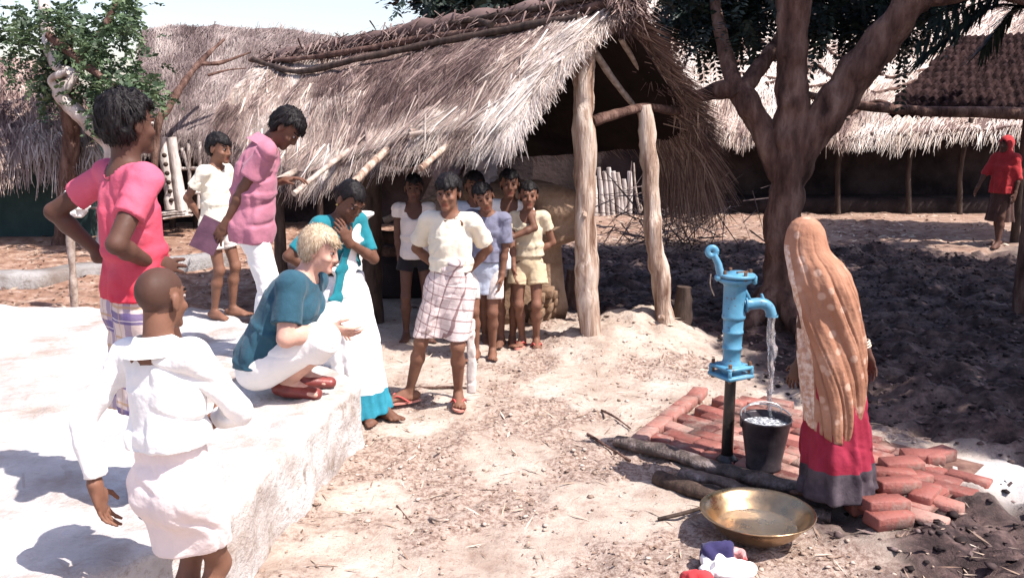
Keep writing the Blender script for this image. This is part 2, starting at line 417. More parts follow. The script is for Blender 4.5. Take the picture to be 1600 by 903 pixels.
# ------------------------------------------------------------------ people
def ik(a, c, l1, l2, hint):
    a = np.asarray(a, float); c = np.asarray(c, float); d = c-a; L = np.linalg.norm(d)
    L2 = min(max(L, abs(l1-l2)*1.02+1e-3), (l1+l2)*.998); dn = d/L; c2 = a+dn*L2
    x = (l1*l1-l2*l2+L2*L2)/(2*L2); hgt = math.sqrt(max(l1*l1-x*x, 0))
    h = np.asarray(hint, float); h = nrm(h-dn*np.dot(h, dn))
    return a+dn*x+h*hgt, c2
class Human:
    """joints in the person's own frame: x to their right, y ahead, z up, origin on the ground between the feet"""
    def __init__(s, H, w=1.0, hh=None, female=False, lw=1.0, sx=None):
        s.H = H; s.w = w*.90; s.hh = hh or H*.138; s.fem = female; s.lw = lw*1.03
        s.hx = .05*H; s.sx = sx*H if sx else (.094 if female else .098)*H
        s.la = (.168*H, .150*H); s.ll = (.245*H, .245*H); s.ank = .04*H
    def pose(s, pel=None, up=(0, 0, 1), hip=0.0, chest=0.0, hL=None, hR=None, eL=(-.6, -1, 0), eR=(.6, -1, 0), fL=None, fR=None,
             kL=(-.1, 1, 0), kR=(.1, 1, 0), hf=(0, 1, 0), hu=(0, 0, 1), shr=0.0, toeL=None, toeR=None, bend=0.0):
        H = s.H; s.pel = np.asarray(pel if pel is not None else (0, 0, .53*H), float); s.up = nrm(up)
        s.hr = nrm(rotz(hip)@V3(1, 0, 0)); s.cr = nrm(rotz(chest)@V3(1, 0, 0)); s.cr = nrm(s.cr-s.up*np.dot(s.cr, s.up))
        s.cf = np.cross(s.up, s.cr); s.hfw = np.cross(V3(0, 0, 1), s.hr)
        up2 = nrm(s.up+s.cf*bend); s.up2 = up2
        s.mid = s.pel+s.up*.11*H; s.chp = s.mid+nrm(s.up+up2)*.10*H; s.nb = s.chp+up2*(.095+shr)*H
        s.cf2 = nrm(s.cf-up2*np.dot(s.cf, up2))
        s.shL = s.nb-s.up2*.022*H-s.cr*s.sx; s.shR = s.nb-s.up2*.022*H+s.cr*s.sx
        s.hipL = s.pel-s.hr*s.hx-V3(0, 0, .01*H); s.hipR = s.pel+s.hr*s.hx-V3(0, 0, .01*H)
        s.fL = np.asarray(fL if fL is not None else (-.06*H, 0, 0), float); s.fR = np.asarray(fR if fR is not None else (.06*H, 0, 0), float)
        s.kneeL, s.anL = ik(s.hipL, s.fL+V3(0, 0, s.ank), *s.ll, kL); s.kneeR, s.anR = ik(s.hipR, s.fR+V3(0, 0, s.ank), *s.ll, kR)
        hL = hL if hL is not None else s.shL+V3(-.04*H, .02*H, -.31*H); hR = hR if hR is not None else s.shR+V3(.04*H, .02*H, -.31*H)
        s.elL, s.wrL = ik(s.shL, hL, *s.la, eL); s.elR, s.wrR = ik(s.shR, hR, *s.la, eR)
        s.hf = nrm(hf); s.hu = nrm(np.asarray(hu)-s.hf*np.dot(hu, s.hf)); s.hrr = np.cross(s.hf, s.hu)
        s.toeL = nrm(toeL if toeL is not None else (-.18, 1, 0)); s.toeR = nrm(toeR if toeR is not None else (.18, 1, 0))
        s.hc = s.nb+nrm(s.up2+s.hu)*.04*H+s.hu*s.hh*.44+s.hf*s.hh*.10
        s.HM = axes(s.hrr, s.hf, s.hu)
        s.handL = s.handR = None
        return s
    def hp(s, x, y, z):
        k = s.hh/.225; return s.hc+s.HM@V3(x*k, y*k, z*k)
    def _head(s, F, ears=True):
        k = s.hh/.225; R = s.HM
        def E(c, r, kk=.012, mode='add'): F.ell(s.hp(*c), V3(*r)*k, R, kk*k, mode)
        def C(a, b, ra, rb, kk=.01, mode='add'): F.cone(s.hp(*a), s.hp(*b), ra*k, rb*k, kk*k, mode)
        F.cone(s.nb-s.up2*.02*s.H, s.hp(0, -.012, -.05), (.036 if not s.fem else .032)*s.H*s.w**.5, .030*s.H, .03)
        E((0, -.008, .03), (.073, .094, .083)); E((0, .03, -.035), (.058, .062, .07), .03); E((0, .048, -.062), (.042, .045, .046), .02)
        C((-.012, .083, -.097), (.012, .083, -.097), .016, .016, .02)
        C((-.035, .082, .026), (.035, .082, .026), .012, .012, .012)
        for q in (-1, 1):
            E((q*.031, .099, .006), (.0155, .012, .0105), .012, 'sub')
            E((q*.043, .066, -.03), (.018, .02, .016), .02)
            C((q*.010, .098, -.034), (q*.012, .100, -.035), .0085, .0085, .006)
            if ears:
                E((q*.077, -.008, -.006), (.009, .02, .032), .008); C((q*.078, -.004, -.03), (q*.076, -.004, -.036), .008, .006, .005)
        C((0, .09, .012), (0, .106, -.028), .0085, .012, .008)
        C((-.016, .088, -.0635), (.016, .088, -.0635), .0065, .0065, .006); C((-.014, .087, -.073), (.014, .087, -.073), .0075, .0075, .006)
        E((0, .0995, -.0685), (.018, .004, .0016), .002, 'sub')
    def _hand(s, F, w, d, n, side, curl=.35, spread=.06, thumb=.7, finger_curl=None):
        L = .112*s.H; d = nrm(d); n = nrm(np.asarray(n)-d*np.dot(n, d)); th = side*np.cross(d, n); M = axes(th, d, n)
        F.ell(w+d*.27*L, V3(.215*L, .30*L, .088*L), M, .012); F.cone(w-d*.1*L, w+d*.15*L, .016*s.H, .014*s.H, .012, wide=th, ws=1.25)
        F.ell(w+d*.24*L+th*.12*L+n*.05*L, V3(.09*L, .16*L, .07*L), M, .01)
        for i in range(4):
            p = w+d*(.50, .53, .51, .46)[i]*L+th*(.158-.106*i)*L; ln = (.40, .45, .41, .32)[i]*L; a = -.06
            cc = curl if finger_curl is None else finger_curl[i]; dd = nrm(d+th*spread*(1.5-i))
            r = (.047, .048, .046, .041)[i]*L
            for j, fr in enumerate((.45, .31, .24)):
                a += cc*(.8, 1.0, .7)[j]; q = p+(dd*math.cos(a)+n*math.sin(a))*ln*fr
                F.cone(p, q, r*(1-.08*j), r*(1-.08*(j+1)), .004); p = q
        p = w+d*.14*L+th*.15*L+n*.03*L; q = p+nrm(d*.62+th*thumb+n*.25)*.24*L; F.cone(p, q, .058*L, .05*L, .008)
        q2 = q+nrm(d*.85+th*thumb*.35+n*.35)*.19*L; F.cone(q, q2, .05*L, .042*L, .004)
    def _foot(s, F, an, toe, side, lift=0.0):
        H = s.H; f = nrm(V3(toe[0], toe[1], 0)); l = np.cross(f, V3(0, 0, 1)); z0 = an[2]-s.ank+lift; g = V3(an[0], an[1], z0)
        F.cone(g-f*.03*H+V3(0, 0, .02*H), g+f*.02*H+V3(0, 0, .02*H), .020*H, .021*H, .012)
        F.cone(an, g+f*.06*H+V3(0, 0, .017*H), .021*H, .017*H, .02)
        F.cone(g+V3(0, 0, .013*H), g+f*.082*H+V3(0, 0, .011*H), .017*H, .014*H, .015, wide=l, ws=1.6)
        for i in range(5):
            o = (-.020+.0105*i)*side*-1; b = g+f*(.088-.006*abs(i-1))*H+l*o*H+V3(0, 0, .010*H)
            F.cone(b, b+f*(.026-.0035*i)*H+l*o*.1*H-V3(0, 0, .002*H), (.0085 if i == 0 else .0062)*H, (.0075 if i == 0 else .0055)*H, .004)
        F.comb(g-.12*H, g+V3(.16, .16, .05)*H, lambda X, Y, Z: (z0-Z)+0*X+0*Y, .002, 'and') if False else None
        return z0
    def _torso(s, F, pad=0.0, k=.05):
        H, w = s.H, s.w; M = axes(s.cr, s.cf, s.up); M2 = axes(s.cr, s.cf2, s.up2); MH = axes(s.hr, s.hfw, V3(0, 0, 1)); e = pad
        fh = 1.08 if s.fem else 1.0
        F.ell(s.pel+V3(0, 0, .0), V3(.088*H*w*fh+e, .066*H*w+e, .07*H+e), MH, k)
        F.ell(s.mid, V3(.076*H*w+e, .056*H*w+e, .10*H), M, k)
        F.ell(s.chp, V3(.089*H*w+e, .064*H*w+e, .105*H+e), M2, k)
        F.cone(s.shL+s.cr*.02*H, s.shR-s.cr*.02*H, .033*H*w**.5+e, .033*H*w**.5+e, k)
        for q in (-1, 1):
            F.ell(s.pel+s.hr*q*.038*H-s.hfw*.03*H-V3(0, 0, .025*H), V3(.046, .048, .052)*H*w+e, MH, .03)
            if s.fem: F.ell(s.chp+s.cr*q*.04*H+s.cf2*.048*H, V3(.036, .034, .036)*H*w+e, M2, .03)
    def _arm(s, F, sd, pad=0.0):
        H, w = s.H, s.w*s.lw; a, b, c = ((s.shL, s.elL, s.wrL), (s.shR, s.elR, s.wrR))[sd]
        F.cone(a, b, .029*H*w+pad, .0225*H*w+pad, .02); m = b+(c-b)*.3
        F.cone(b, m, .0215*H*w+pad, .0225*H*w+pad, .015); F.cone(m, c, .0225*H*w+pad, .0145*H*w+pad, .015)
        F.ell(a, V3(.034, .034, .034)*H*w+pad, None, .02)
    def _leg(s, F, sd, pad=0.0):
        H, w = s.H, s.w*s.lw; a, b, c = ((s.hipL, s.kneeL, s.anL), (s.hipR, s.kneeR, s.anR))[sd]
        d = nrm(c-b); back = -nrm(np.cross(np.cross(b-a, c-b)+1e-6*s.hr, d)) if np.linalg.norm(np.cross(b-a, c-b)) > 1e-4 else -s.hfw
        bk = nrm((a+c)/2-b) if np.linalg.norm((a+c)/2-b) > .01*H else -s.hfw
        F.cone(a, b, .050*H*w+pad, .031*H*w+pad, .03); F.ell(b, V3(.031, .031, .034)*H*w+pad, None, .02)
        m = b+(c-b)*.32+bk*.008*H; F.cone(b, m, .028*H*w+pad, .033*H*w+pad, .02); F.cone(m, c, .033*H*w+pad, .0185*H*w+pad, .02)
    def bounds(s, extra=.12):
        p = np.array([s.pel, s.nb, s.hc, s.shL, s.shR, s.elL, s.elR, s.wrL, s.wrR, s.kneeL, s.kneeR, s.anL, s.anR])
        e = extra*s.H/1.5
        lo = p.min(0)-e; hi = p.max(0)+e; lo[2] = min(s.anL[2], s.anR[2])-s.ank-.02; return lo, hi+V3(0, 0, .03)
    def body(s, name, mats, loc, rz, h=.0055, hands=None, shaved=False, hidden_leg=False, lift=0.0, feet=True):
        """hands: per side dict(n=palm normal, d=direction or None, curl=)"""
        lo, hi = s.bounds(.17); F = Field(lo, hi, h); hands = hands or {}
        s._torso(F); s._head(F)
        for sd in (0, 1):
            s._arm(F, sd); s._leg(F, sd)
            w, e = ((s.wrL, s.elL), (s.wrR, s.elR))[sd]; hd = hands.get('LR'[sd], {}); d = hd.get('d'); d = w-e if d is None else d
            n = hd.get('n', s.cr*(1 if sd == 0 else -1)); s._hand(F, w, d, n, (-1, 1)[sd], hd.get('curl', .35), hd.get('spread', .06), hd.get('thumb', .7), hd.get('fc'))
            if feet: s._foot(F, (s.anL, s.anR)[sd], (s.toeL, s.toeR)[sd], (-1, 1)[sd], lift)
        zf = min(s.anL[2], s.anR[2])-s.ank+lift
        F.plane((0, 0, zf), (0, 0, -1), .002)
        v, f = F.mesh(); v = relax(v, f, 1, .3)
        fc = v[f].mean(1); k = s.hh/.225; q = (fc-s.hc)@s.HM/k; mi = np.zeros(len(f), int)
        mi[(np.abs(q[:, 0]) < .023) & (q[:, 2] < -.056) & (q[:, 2] > -.081) & (q[:, 1] > .084)] = 1
        br = (np.abs(np.abs(q[:, 0])-.033) < .017) & (np.abs(q[:, 2]-.029-.004*np.cos((np.abs(q[:, 0])-.031)*90)) < .0032) & (q[:, 1] > .06); mi[br] = 2
        if shaved:
            sc = (q[:, 2] > np.where(q[:, 1] > 0, .03+.4*q[:, 1], -.045+.0*q[:, 1])) & (np.sum(q*q, 1) < .16**2) & ~((np.abs(q[:, 0]) > .07) & (np.abs(q[:, 2]) < .045) & (np.abs(q[:, 1]) < .035)); mi[sc] = 3
        b = MB(); b.add(v, f, mi); s.root = b.build(name, mats, None); s.root.location = tuple(loc); s.root.rotation_euler = (0, 0, rz)
        return s.root
    def eyes(s, mats):
        k = s.hh/.225
        for q in (-1, 1):
            c = s.hp(q*.031, .0795, .006); b = MB(); U, Vv = np.meshgrid(np.linspace(0, PI, 9), np.linspace(0, 2*PI, 13), indexing='ij')
            pts = np.stack([np.sin(U)*np.cos(Vv), np.cos(U), np.sin(U)*np.sin(Vv)], -1)*.0125*k
            v = c+pts.reshape(-1, 3)@s.HM.T; n = 13; i = np.arange(8)[:, None]*n; j = np.arange(12)[None]
            f = np.stack([i+j, i+n+j, i+n+j+1, i+j+1], -1); fz = pts[:-1, :-1, 2]/(.0125*k); mi = np.where(np.arange(8) < 3, 1, 0)[:, None]*np.ones((1, 12), int); mi[(fz > .36) | (fz < -.48)] = 2
            b.add(v, f.reshape(-1, 4), mi.reshape(-1)); b.build('eye', mats, s.root)
    def hair(s, mat, thick=.014, bang=.045, side=.005, nape=-.06, bun=None, name='hair', strands=900, slen=.035, h=.006, swept=0.0, rough=.006, ear=True, sw=.0042):
        k = s.hh/.225; F = Field(s.hc-.2*k, s.hc+.2*k, h); R = s.HM; t = thick
        F.ell(s.hp(0, -.010, .032), V3(.073+t, .092+t, .082+t)*k, R, .01); F.ell(s.hp(0, -.045, -.02), V3(.062+t*.6, .05+t*.6, .062)*k, R, .03)
        c = s.hc
        def keep(X, Y, Z):
            p = [X-c[0], Y-c[1], Z-c[2]]
            x, y, z = [(p[0]*R[0, i]+p[1]*R[1, i]+p[2]*R[2, i])/k for i in range(3)]
            wob = .006*np.sin(x*120)+.004*np.sin(x*260+1)
            a = np.minimum(bang+wob+.25*np.abs(x)-z, np.maximum(y-side-.35*(z), nape-z+.01*np.sin(x*90)))
            if ear: a = np.maximum(a, -(np.sqrt((y+.006)**2+((z+.008)*.8)**2)-.024)+np.where(np.abs(x) > .05, 0, 1)*-.1)
            return a*k
        F.comb(c-.2*k, c+.2*k, keep, .008, 'and')
        if bun: F.ell(s.hp(*bun[0]), V3(*bun[1])*k, R, .01)
        v, f = F.mesh(); 
        if len(v) == 0: return None
        n = vnormals(v, f); q = (v-c)@R/k
        v = v+n*(rough*fbm(q*V3(60, 60, 22), 3, 5))[:, None]*k
        b = MB(); b.add(v, f, 0, tint=.5+.3*vnoise(q*V3(90, 90, 30), 3))
        if strands:
            ii = RNG.integers(0, len(v), strands); p = v[ii]; nn = n[ii]; crown = s.hp(0, -.05, .12)
            d = (p-crown); d = d-nn*np.sum(d*nn, 1)[:, None]; d += RNG.normal(0, .02, d.shape)-s.hu*.02
            d = d/(np.linalg.norm(d, axis=1)[:, None]+1e-9)+nn*.12; d /= np.linalg.norm(d, axis=1)[:, None]
            b.blades(p-d*.01, d, nn, slen*k*RNG.uniform(.5, 1.1, strands), sw, 0, tint=RNG.uniform(.2, 1, strands), droop=-nn*.3-s.hu*.1)
        return b.build(name, mat, s.root)
    def fin(s, F, name, mat, fold=.006, fs=14, seed=1, stretch=(1, 1, .45), it=1, cap=None, extra=None):
        v, f = F.mesh(); v = relax(v, f, it, .35); n = vnormals(v, f)
        if fold:
            st = np.array(stretch); d = fbm(v*fs*st, 3, seed); d = d-.6*np.abs(fbm(v*fs*.7*st[::-1]+3.3, 2, seed+9)); cz = vnoise(v*fs*.55*V3(1, 1, .5)+v[:, [2, 0, 1]]*V3(3, 3, 0)+seed, seed+5); cz2 = vnoise(v*fs*.9*V3(.6, .6, 1)+v[:, [2, 2, 0]]*2.5, seed+6); d = .75*d-.9*np.exp(-(cz*7)**2)-.6*np.exp(-(cz2*8)**2)+.35; d = np.maximum(fold*d, -.55*fold); v = v+n*V3(1, 1, .15)*d[:, None]
        if extra is not None: v = extra(v, n)
        th = np.arctan2(v[:, 0], v[:, 1]); b = MB(); b.add(v, f, 0, tint=.5+.5*vnoise(v*9, seed), wrap=np.stack([th*.16, v[:, 2], v[:, 0]], 1))
        return b.build(name, mat, s.root)
    def shirt(s, name, mat, pad=.012, sleeve=.62, hem=-.06, loose=.02, neck=.046, h=.008, fold=.007, fs=14, seed=1, scoop=0.0, longs=None, flare=.012, hemtilt=(0, 0), extra=None, tank=False, flap=None):
        H, w = s.H, s.w; lo, hi = s.bounds(.14); F = Field(lo, hi, h); M2 = axes(s.cr, s.cf2, s.up2)
        F.ell(s.chp, V3(.089*H*w+pad, .064*H*w+pad, .105*H+pad), M2, .04)
        F.cone(s.shL+s.cr*.015*H, s.shR-s.cr*.012*H, .034*H*w**.5+pad*.7, .034*H*w**.5+pad*.7, .03)
        if s.fem:
            for q in (-1, 1): F.ell(s.chp+s.cr*q*.04*H+s.cf2*.048*H, V3(.036, .034, .036)*H*w+pad, M2, .04)
        hemp = s.pel+s.up*hem*H-V3(0, 0, 0)
        F.etube(s.chp, s.mid, (.09*H*w+pad, .065*H*w+pad), (.083*H*w+pad+loose, .062*H*w+pad+loose), s.cr, .03)
        F.etube(s.mid+s.up*.01, hemp, (.083*H*w+pad+loose, .062*H*w+pad+loose), (.091*H*w+pad+loose, .069*H*w+pad+loose), s.cr, .03, nf=9, fa=(0, .022), ph=seed)
        if hem < .05:
            MH = axes(s.hr, s.hfw, V3(0, 0, 1)); F.ell(s.pel, V3(.088*H*w+pad+.004, .066*H*w+pad+.004, .09*H+pad), MH, .05)
            for q in (-1, 1): F.ell(s.pel+s.hr*q*.036*H-s.hfw*.03*H-V3(0, 0, .025*H), V3(.046, .048, .06)*H*w+pad+.004, MH, .05)
        F.plane(hemp, -s.up+s.cr*hemtilt[0]+s.cf*hemtilt[1], .004)
        for sd in (0, 1):
            a, b, c = ((s.shL, s.elL, s.wrL), (s.shR, s.elR, s.wrR))[sd]
            F.ell(a, V3(1, 1, 1)*(.034*H*w*s.lw+pad*.45), None, .03)
            if sleeve <= 0: continue
            r0 = .029*H*w*s.lw+pad*.7
            if longs is None: F.cone(a, a+(b-a)*sleeve, r0, .026*H*w*s.lw+pad*.8+flare, .02, flat=True)
            else:
                F.cone(a, b, r0, .026*H*w*s.lw+pad, .02); F.cone(b, b+(c-b)*longs, .026*H*w*s.lw+pad, .017*H*w*s.lw+pad*.7+flare*.6, .012, flat=True)
        F.cone(s.nb-s.up2*.012*H, s.hc, neck*H, neck*H*1.3, .006, 'sub')
        if scoop: F.ell(s.nb+s.cf2*.05*H, V3(.052*H, .05*H, scoop*H), M2, .006, 'sub')
        if tank:
            for q, sh in ((-1, s.shL), (1, s.shR)): F.ell(sh+s.cr*q*.045*H-s.up2*.01*H, V3(.05*H, .09*H, .075*H), M2, .006, 'sub')
        return s.fin(F, name, mat, fold, fs, seed, extra=extra)
    def pants(s, name, mat, pad=.012, leg=.5, shin=None, top=.07, h=.008, fold=.006, seed=2, flare=.012, fs=13):
        H, w = s.H, s.w; lo, hi = s.bounds(.14); F = Field(lo, hi, h); MH = axes(s.hr, s.hfw, V3(0, 0, 1)); fh = 1.08 if s.fem else 1
        F.ell(s.pel, V3(.088*H*w*fh+pad, .066*H*w+pad, .07*H+pad), MH, .04); F.ell(s.mid-s.up*.02*H, V3(.08*H*w+pad, .06*H*w+pad, .09*H), axes(s.cr, s.cf, s.up), .04)
        for q in (-1, 1): F.ell(s.pel+s.hr*q*.038*H-s.hfw*.03*H-V3(0, 0, .025*H), V3(.046, .048, .052)*H*w+pad, MH, .03)
        for sd in (0, 1):
            a, b, c = ((s.hipL, s.kneeL, s.anL), (s.hipR, s.kneeR, s.anR))[sd]; lw = s.lw*w
            o_ = s.hr*(-1 if sd == 0 else 1)*.012*H
            if shin is None: F.cone(a, a+(b-a)*leg+o_, .050*H*lw+pad, (.047-.017*leg)*H*lw+pad+flare, .012, flat=True)
            else:
                F.cone(a, b, .052*H*lw+pad, .033*H*lw+pad+.006, .035); F.cone(b, b+(c-b)*shin, .034*H*lw+pad+.006, .03*H*lw+pad+flare, .03, flat=True)
        if top is not None: F.plane(s.pel+s.up*top*H, s.up, .004)
        return s.fin(F, name, mat, fold, fs, seed)
    def skirt(s, name, mat, top=.06, bot=.3, c=None, rt=(.1, .078), rb=(.12, .1), nf=8, fa=(.0, .05), h=.008, seed=3, fold=.006, hip=.012, tw=1.0, power=1.0, fs=13, extra=None, xd=None, belt=True, legs=False, bulge=0.0):
        H, w = s.H, s.w; lo, hi = s.bounds(.2); F = Field(lo-V3(.1, .1, 0), hi+V3(.1, .1, 0), h); MH = axes(s.hr, s.hfw, V3(0, 0, 1))
        a = s.pel+s.up*top*H; b = np.asarray(c if c is not None else (s.pel[0], s.pel[1], 0), float).copy(); b[2] = bot
        F.etube(a, b, rt, rb, xd if xd is not None else s.hr, .03, nf, fa, seed, tw, power, bulge=bulge)
        F.ell(s.pel, V3(.09*H*w+hip, .07*H*w+hip, .075*H), MH, .05)
        for q in (-1, 1): F.ell(s.pel+s.hr*q*.036*H-s.hfw*.03*H-V3(0, 0, .025*H), V3(.046, .05, .055)*H*w+hip, MH, .04)
        if legs:
            for sd in (0, 1):
                p, k_ = ((s.hipL, s.kneeL), (s.hipR, s.kneeR))[sd]; F.cone(p, k_, .052*H*w+hip, .036*H*w+hip, .06)
        if belt: F.etube(a-s.up*.022*H, a, (rt[0]+.008, rt[1]+.008), (rt[0]+.006, rt[1]+.006), s.hr, .01)
        F.plane(a, s.up, .004); F.plane((0, 0, bot), (0, 0, -1), .004)
        return s.fin(F, name, mat, fold, fs, seed, extra=extra)
    def flipflops(s, mat, mstrap, lift, name='sandal'):
        for sd in (0, 1):
            an = (s.anL, s.anR)[sd]; toe = (s.toeL, s.toeR)[sd]; f = nrm(V3(toe[0], toe[1], 0)); l = np.cross(f, V3(0, 0, 1)); H = s.H
            g = V3(an[0], an[1], an[2]-s.ank-lift); n = 20; V = []
            for z in (0.001, lift):
                for i in range(n):
                    t = i/n*2*PI; y = math.cos(t); x = math.sin(t); wd = .030+.008*y
                    V.append(g+f*(.035+.088*y)*H+l*x*wd*H+V3(0, 0, z))
            V = np.array(V); j = np.arange(n); k = (j+1) % n; b = MB(); b.add(V, np.stack([j, k, n+k, n+j], 1), 0)
            for o, fl in ((0, 1), (n, 0)):
                cc = V[o:o+n].mean(0); vv = np.vstack([V[o:o+n], cc]); t3 = np.stack([np.full(n, n), j, k], 1); b.add(vv, t3[:, ::-1] if fl else t3, 0)
            so = b.build(name, mat, s.root)
            b = MB(); p0 = g+f*.085*H+l*.006*(-1 if sd else 1)*H+V3(0, 0, lift+.004)
            for q in (-1, 1):
                b.tube(curve([p0, g+f*.06*H+l*q*.022*H+V3(0, 0, lift+.03*H), g+f*.01*H+l*q*.034*H+V3(0, 0, lift+.004)], 8), .006, 6)
            b.build('strap', mstrap, so)
    def collar(s, mat, r=.043, tilt=.35):
        H = s.H; a = np.linspace(0, 2*PI, 40); ax = nrm(s.up2*1.0+s.hu*.6-s.cf2*tilt*.0); x = s.cr; y = nrm(np.cross(ax, x)); c = s.nb+s.up2*.004*H
        b = MB(); ring = []
        for o, h, k in ((0.0, -.012, .98), (0.0, .012, .96), (0.0, .020, .96), (0.0, .017, 1.08), (0.0, -.008, 1.35), (0.0, -.022, 1.62)):
            ring.append(c+np.outer(np.cos(a), x)*r*H*k+np.outer(np.sin(a), y)*r*H*k*1.02+ax*(h*H*1.0)+np.outer(np.clip(np.sin(a), 0, 1), ax)*(-.018*H))
        b.grid(np.stack(ring, 1)); return b.build('collar', mat, s.root)
# ------------------------------------------------------------------ light
SUN = nrm((.47, -.27, .84))
# ------------------------------------------------------------------ ground
XB_Y = [2.0, 3.3, 3.9, 4.3, 4.7, 5.2, 5.8, 6.3, 7.0, 7.8, 8.6, 9.2, 14]
XB_X = [1.35, 1.35, 1.6, 2.0, 2.35, 2.55, 1.95, 1.75, 1.75, 1.6, 1.15, .1, -.3]
MOUNDS = [(.70, 7.40, .42, .10), (1.36, 7.75, .40, .12), (1.05, 7.95, .35, .14), (.55, 7.9, .5, .08), (1.0, 7.3, .5, .05), (-.1, 8.1, .5, .05), (-9, 12, 2.5, .1)]
def masks(x, y):
    xb = np.interp(y, XB_Y, XB_X); nz = n2(x, y, 1.1, 4, 3)*.35
    mud = sstep(-.15, .35, x-xb+nz)*(1-sstep(12.4, 13.6, y+nz*2))
    da, db = x-1.42, y-4.42; wa = da*.68-db*.73; wb = da*.73+db*.68; mud = np.maximum(mud, .92*np.exp(-((wa/.60)**2+((wb+.02)/.23)**2)**1.5)*(1+.3*nz))  # wet soil and the shadow beside the logs, both painted in as mud
    red = np.maximum(sstep(9.2, 11, y+nz*2)*(1-sstep(-1.2, .2, x+nz)), sstep(7.5, 8.3, y+nz)*(1-sstep(-2, -1.2, x)))*.95
    red = np.maximum(red, .75*sstep(12.3, 13.4, y+nz)*sstep(-1.2, .2, x))
    litter = sstep(-.08, .30, n2(x, y, 1.6, 4, 8)+.32*np.exp(-((x-.0)**2+(y-5.2)**2)/1.2))
    pale = np.exp(-(((x-2.72)/.32)**2+((y-4.75)/.26)**2)**1.5)  # whitish spot: a patch of sun on the ground put into the soil colour
    return mud, red, litter, pale
def gz(x, y):
    x = np.asarray(x, float); y = np.asarray(y, float); mud, red, lit, pale = masks(x, y)
    z = .02*n2(x, y, .6, 3, 1)+.010*n2(x, y, 4, 3, 2)+.006*n2(x, y, 15, 2, 6)
    r = n2(x*.8, y*1.5, 2.2, 4, 11); z = z+mud*(.095*np.abs(r)+.055*n2(x, y, 5, 4, 12)-.05)+red*.03*n2(x, y, 3.5, 3, 13)
    z = z+lit*(.020*n2(x, y, 8, 3, 14)+.012*n2(x, y, 19, 2, 15))
    for (mx, my, mr, mh) in MOUNDS: z = z+mh*np.exp(-((x-mx)**2+(y-my)**2)/(mr*mr))*(1+.25*n2(x, y, 5, 3, 21))
    return z*(1-sstep(25, 40, np.hypot(x, y)))
def g0(x, y): return float(gz(np.array([x]), np.array([y]))[0])
def axis_fine(a, b, h, lo, hi):
    c = list(np.arange(a, b, h)); s = h; x = c[-1]
    while x < hi: s *= 1.16; x += s; c.append(x)
    s = h; x = c[0]; pre = []
    while x > lo: s *= 1.16; x -= s; pre.append(x)
    return np.array(pre[::-1]+c)
gxs = axis_fine(-3.6, 6.0, .035, -300, 300); gys = axis_fine(2.6, 12.5, .035, -40, 500)
GX, GY = np.meshgrid(gxs, gys, indexing='ij'); GZ = gz(GX, GY)
M_ = masks(GX, GY)
t = NT('soil'); wv = t.attr('wrap', True); sp = t.n('ShaderNodeSeparateXYZ'); t.l(wv, sp.inputs[0]); lit_a = t.attr('tint')
n1 = t.noise(2.2, 6, .62); n2_ = t.noise(14, 6, .7); n3 = t.noise(60, 4, .7)
dry = t.ramp(n1, [(.30, (.34, .255, .205)), (.5, (.49, .405, .34)), (.7, (.59, .51, .445))])
dry = t.mix(t.ramp(n2_, [(.5, (0, 0, 0)), (.72, (.75, .75, .75))]), dry, (.27, .175, .135))
dry = t.mix(t.ramp(n3, [(.60, (0, 0, 0)), (.70, (1, 1, 1))]), dry, (.17, .105, .085))
litc = t.ramp(t.noise(30, 6, .75), [(.32, (.085, .048, .038)), (.45, (.25, .165, .13)), (.58, (.48, .385, .325)), (.72, (.16, .09, .07))])
dry = t.mix(t.math('MULTIPLY', lit_a, .92), dry, litc)
redc = t.ramp(t.noise(5, 7, .7), [(.3, (.10, .045, .03)), (.5, (.27, .15, .10)), (.68, (.45, .33, .26))])
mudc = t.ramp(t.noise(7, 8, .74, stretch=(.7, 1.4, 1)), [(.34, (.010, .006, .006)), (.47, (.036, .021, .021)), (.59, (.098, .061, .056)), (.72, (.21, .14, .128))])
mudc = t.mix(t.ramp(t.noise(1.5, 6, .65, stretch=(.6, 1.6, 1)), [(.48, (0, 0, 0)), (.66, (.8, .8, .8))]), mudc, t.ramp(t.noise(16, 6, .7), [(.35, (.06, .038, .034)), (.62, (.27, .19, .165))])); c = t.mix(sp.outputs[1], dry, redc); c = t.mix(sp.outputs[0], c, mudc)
c = t.mix(sp.outputs[2], c, (.58, .565, .555))
hb = t.math('ADD', t.noise(25, 8, .72), t.math('MULTIPLY', t.noise(110, 4, .7), .35))
rgh = t.math('SUBTRACT', .95, t.math('MULTIPLY', sp.outputs[0], .25))
MSOIL = t.done(c, rgh, t.bump(hb, .75, .03), .25)
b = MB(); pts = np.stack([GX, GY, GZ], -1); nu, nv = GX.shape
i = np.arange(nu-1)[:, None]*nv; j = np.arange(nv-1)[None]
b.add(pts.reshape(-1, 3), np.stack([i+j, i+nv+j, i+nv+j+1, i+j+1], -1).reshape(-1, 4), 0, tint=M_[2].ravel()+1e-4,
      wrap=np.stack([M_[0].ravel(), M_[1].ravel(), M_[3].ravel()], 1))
tag(b.build('ground', MSOIL), kind='structure')
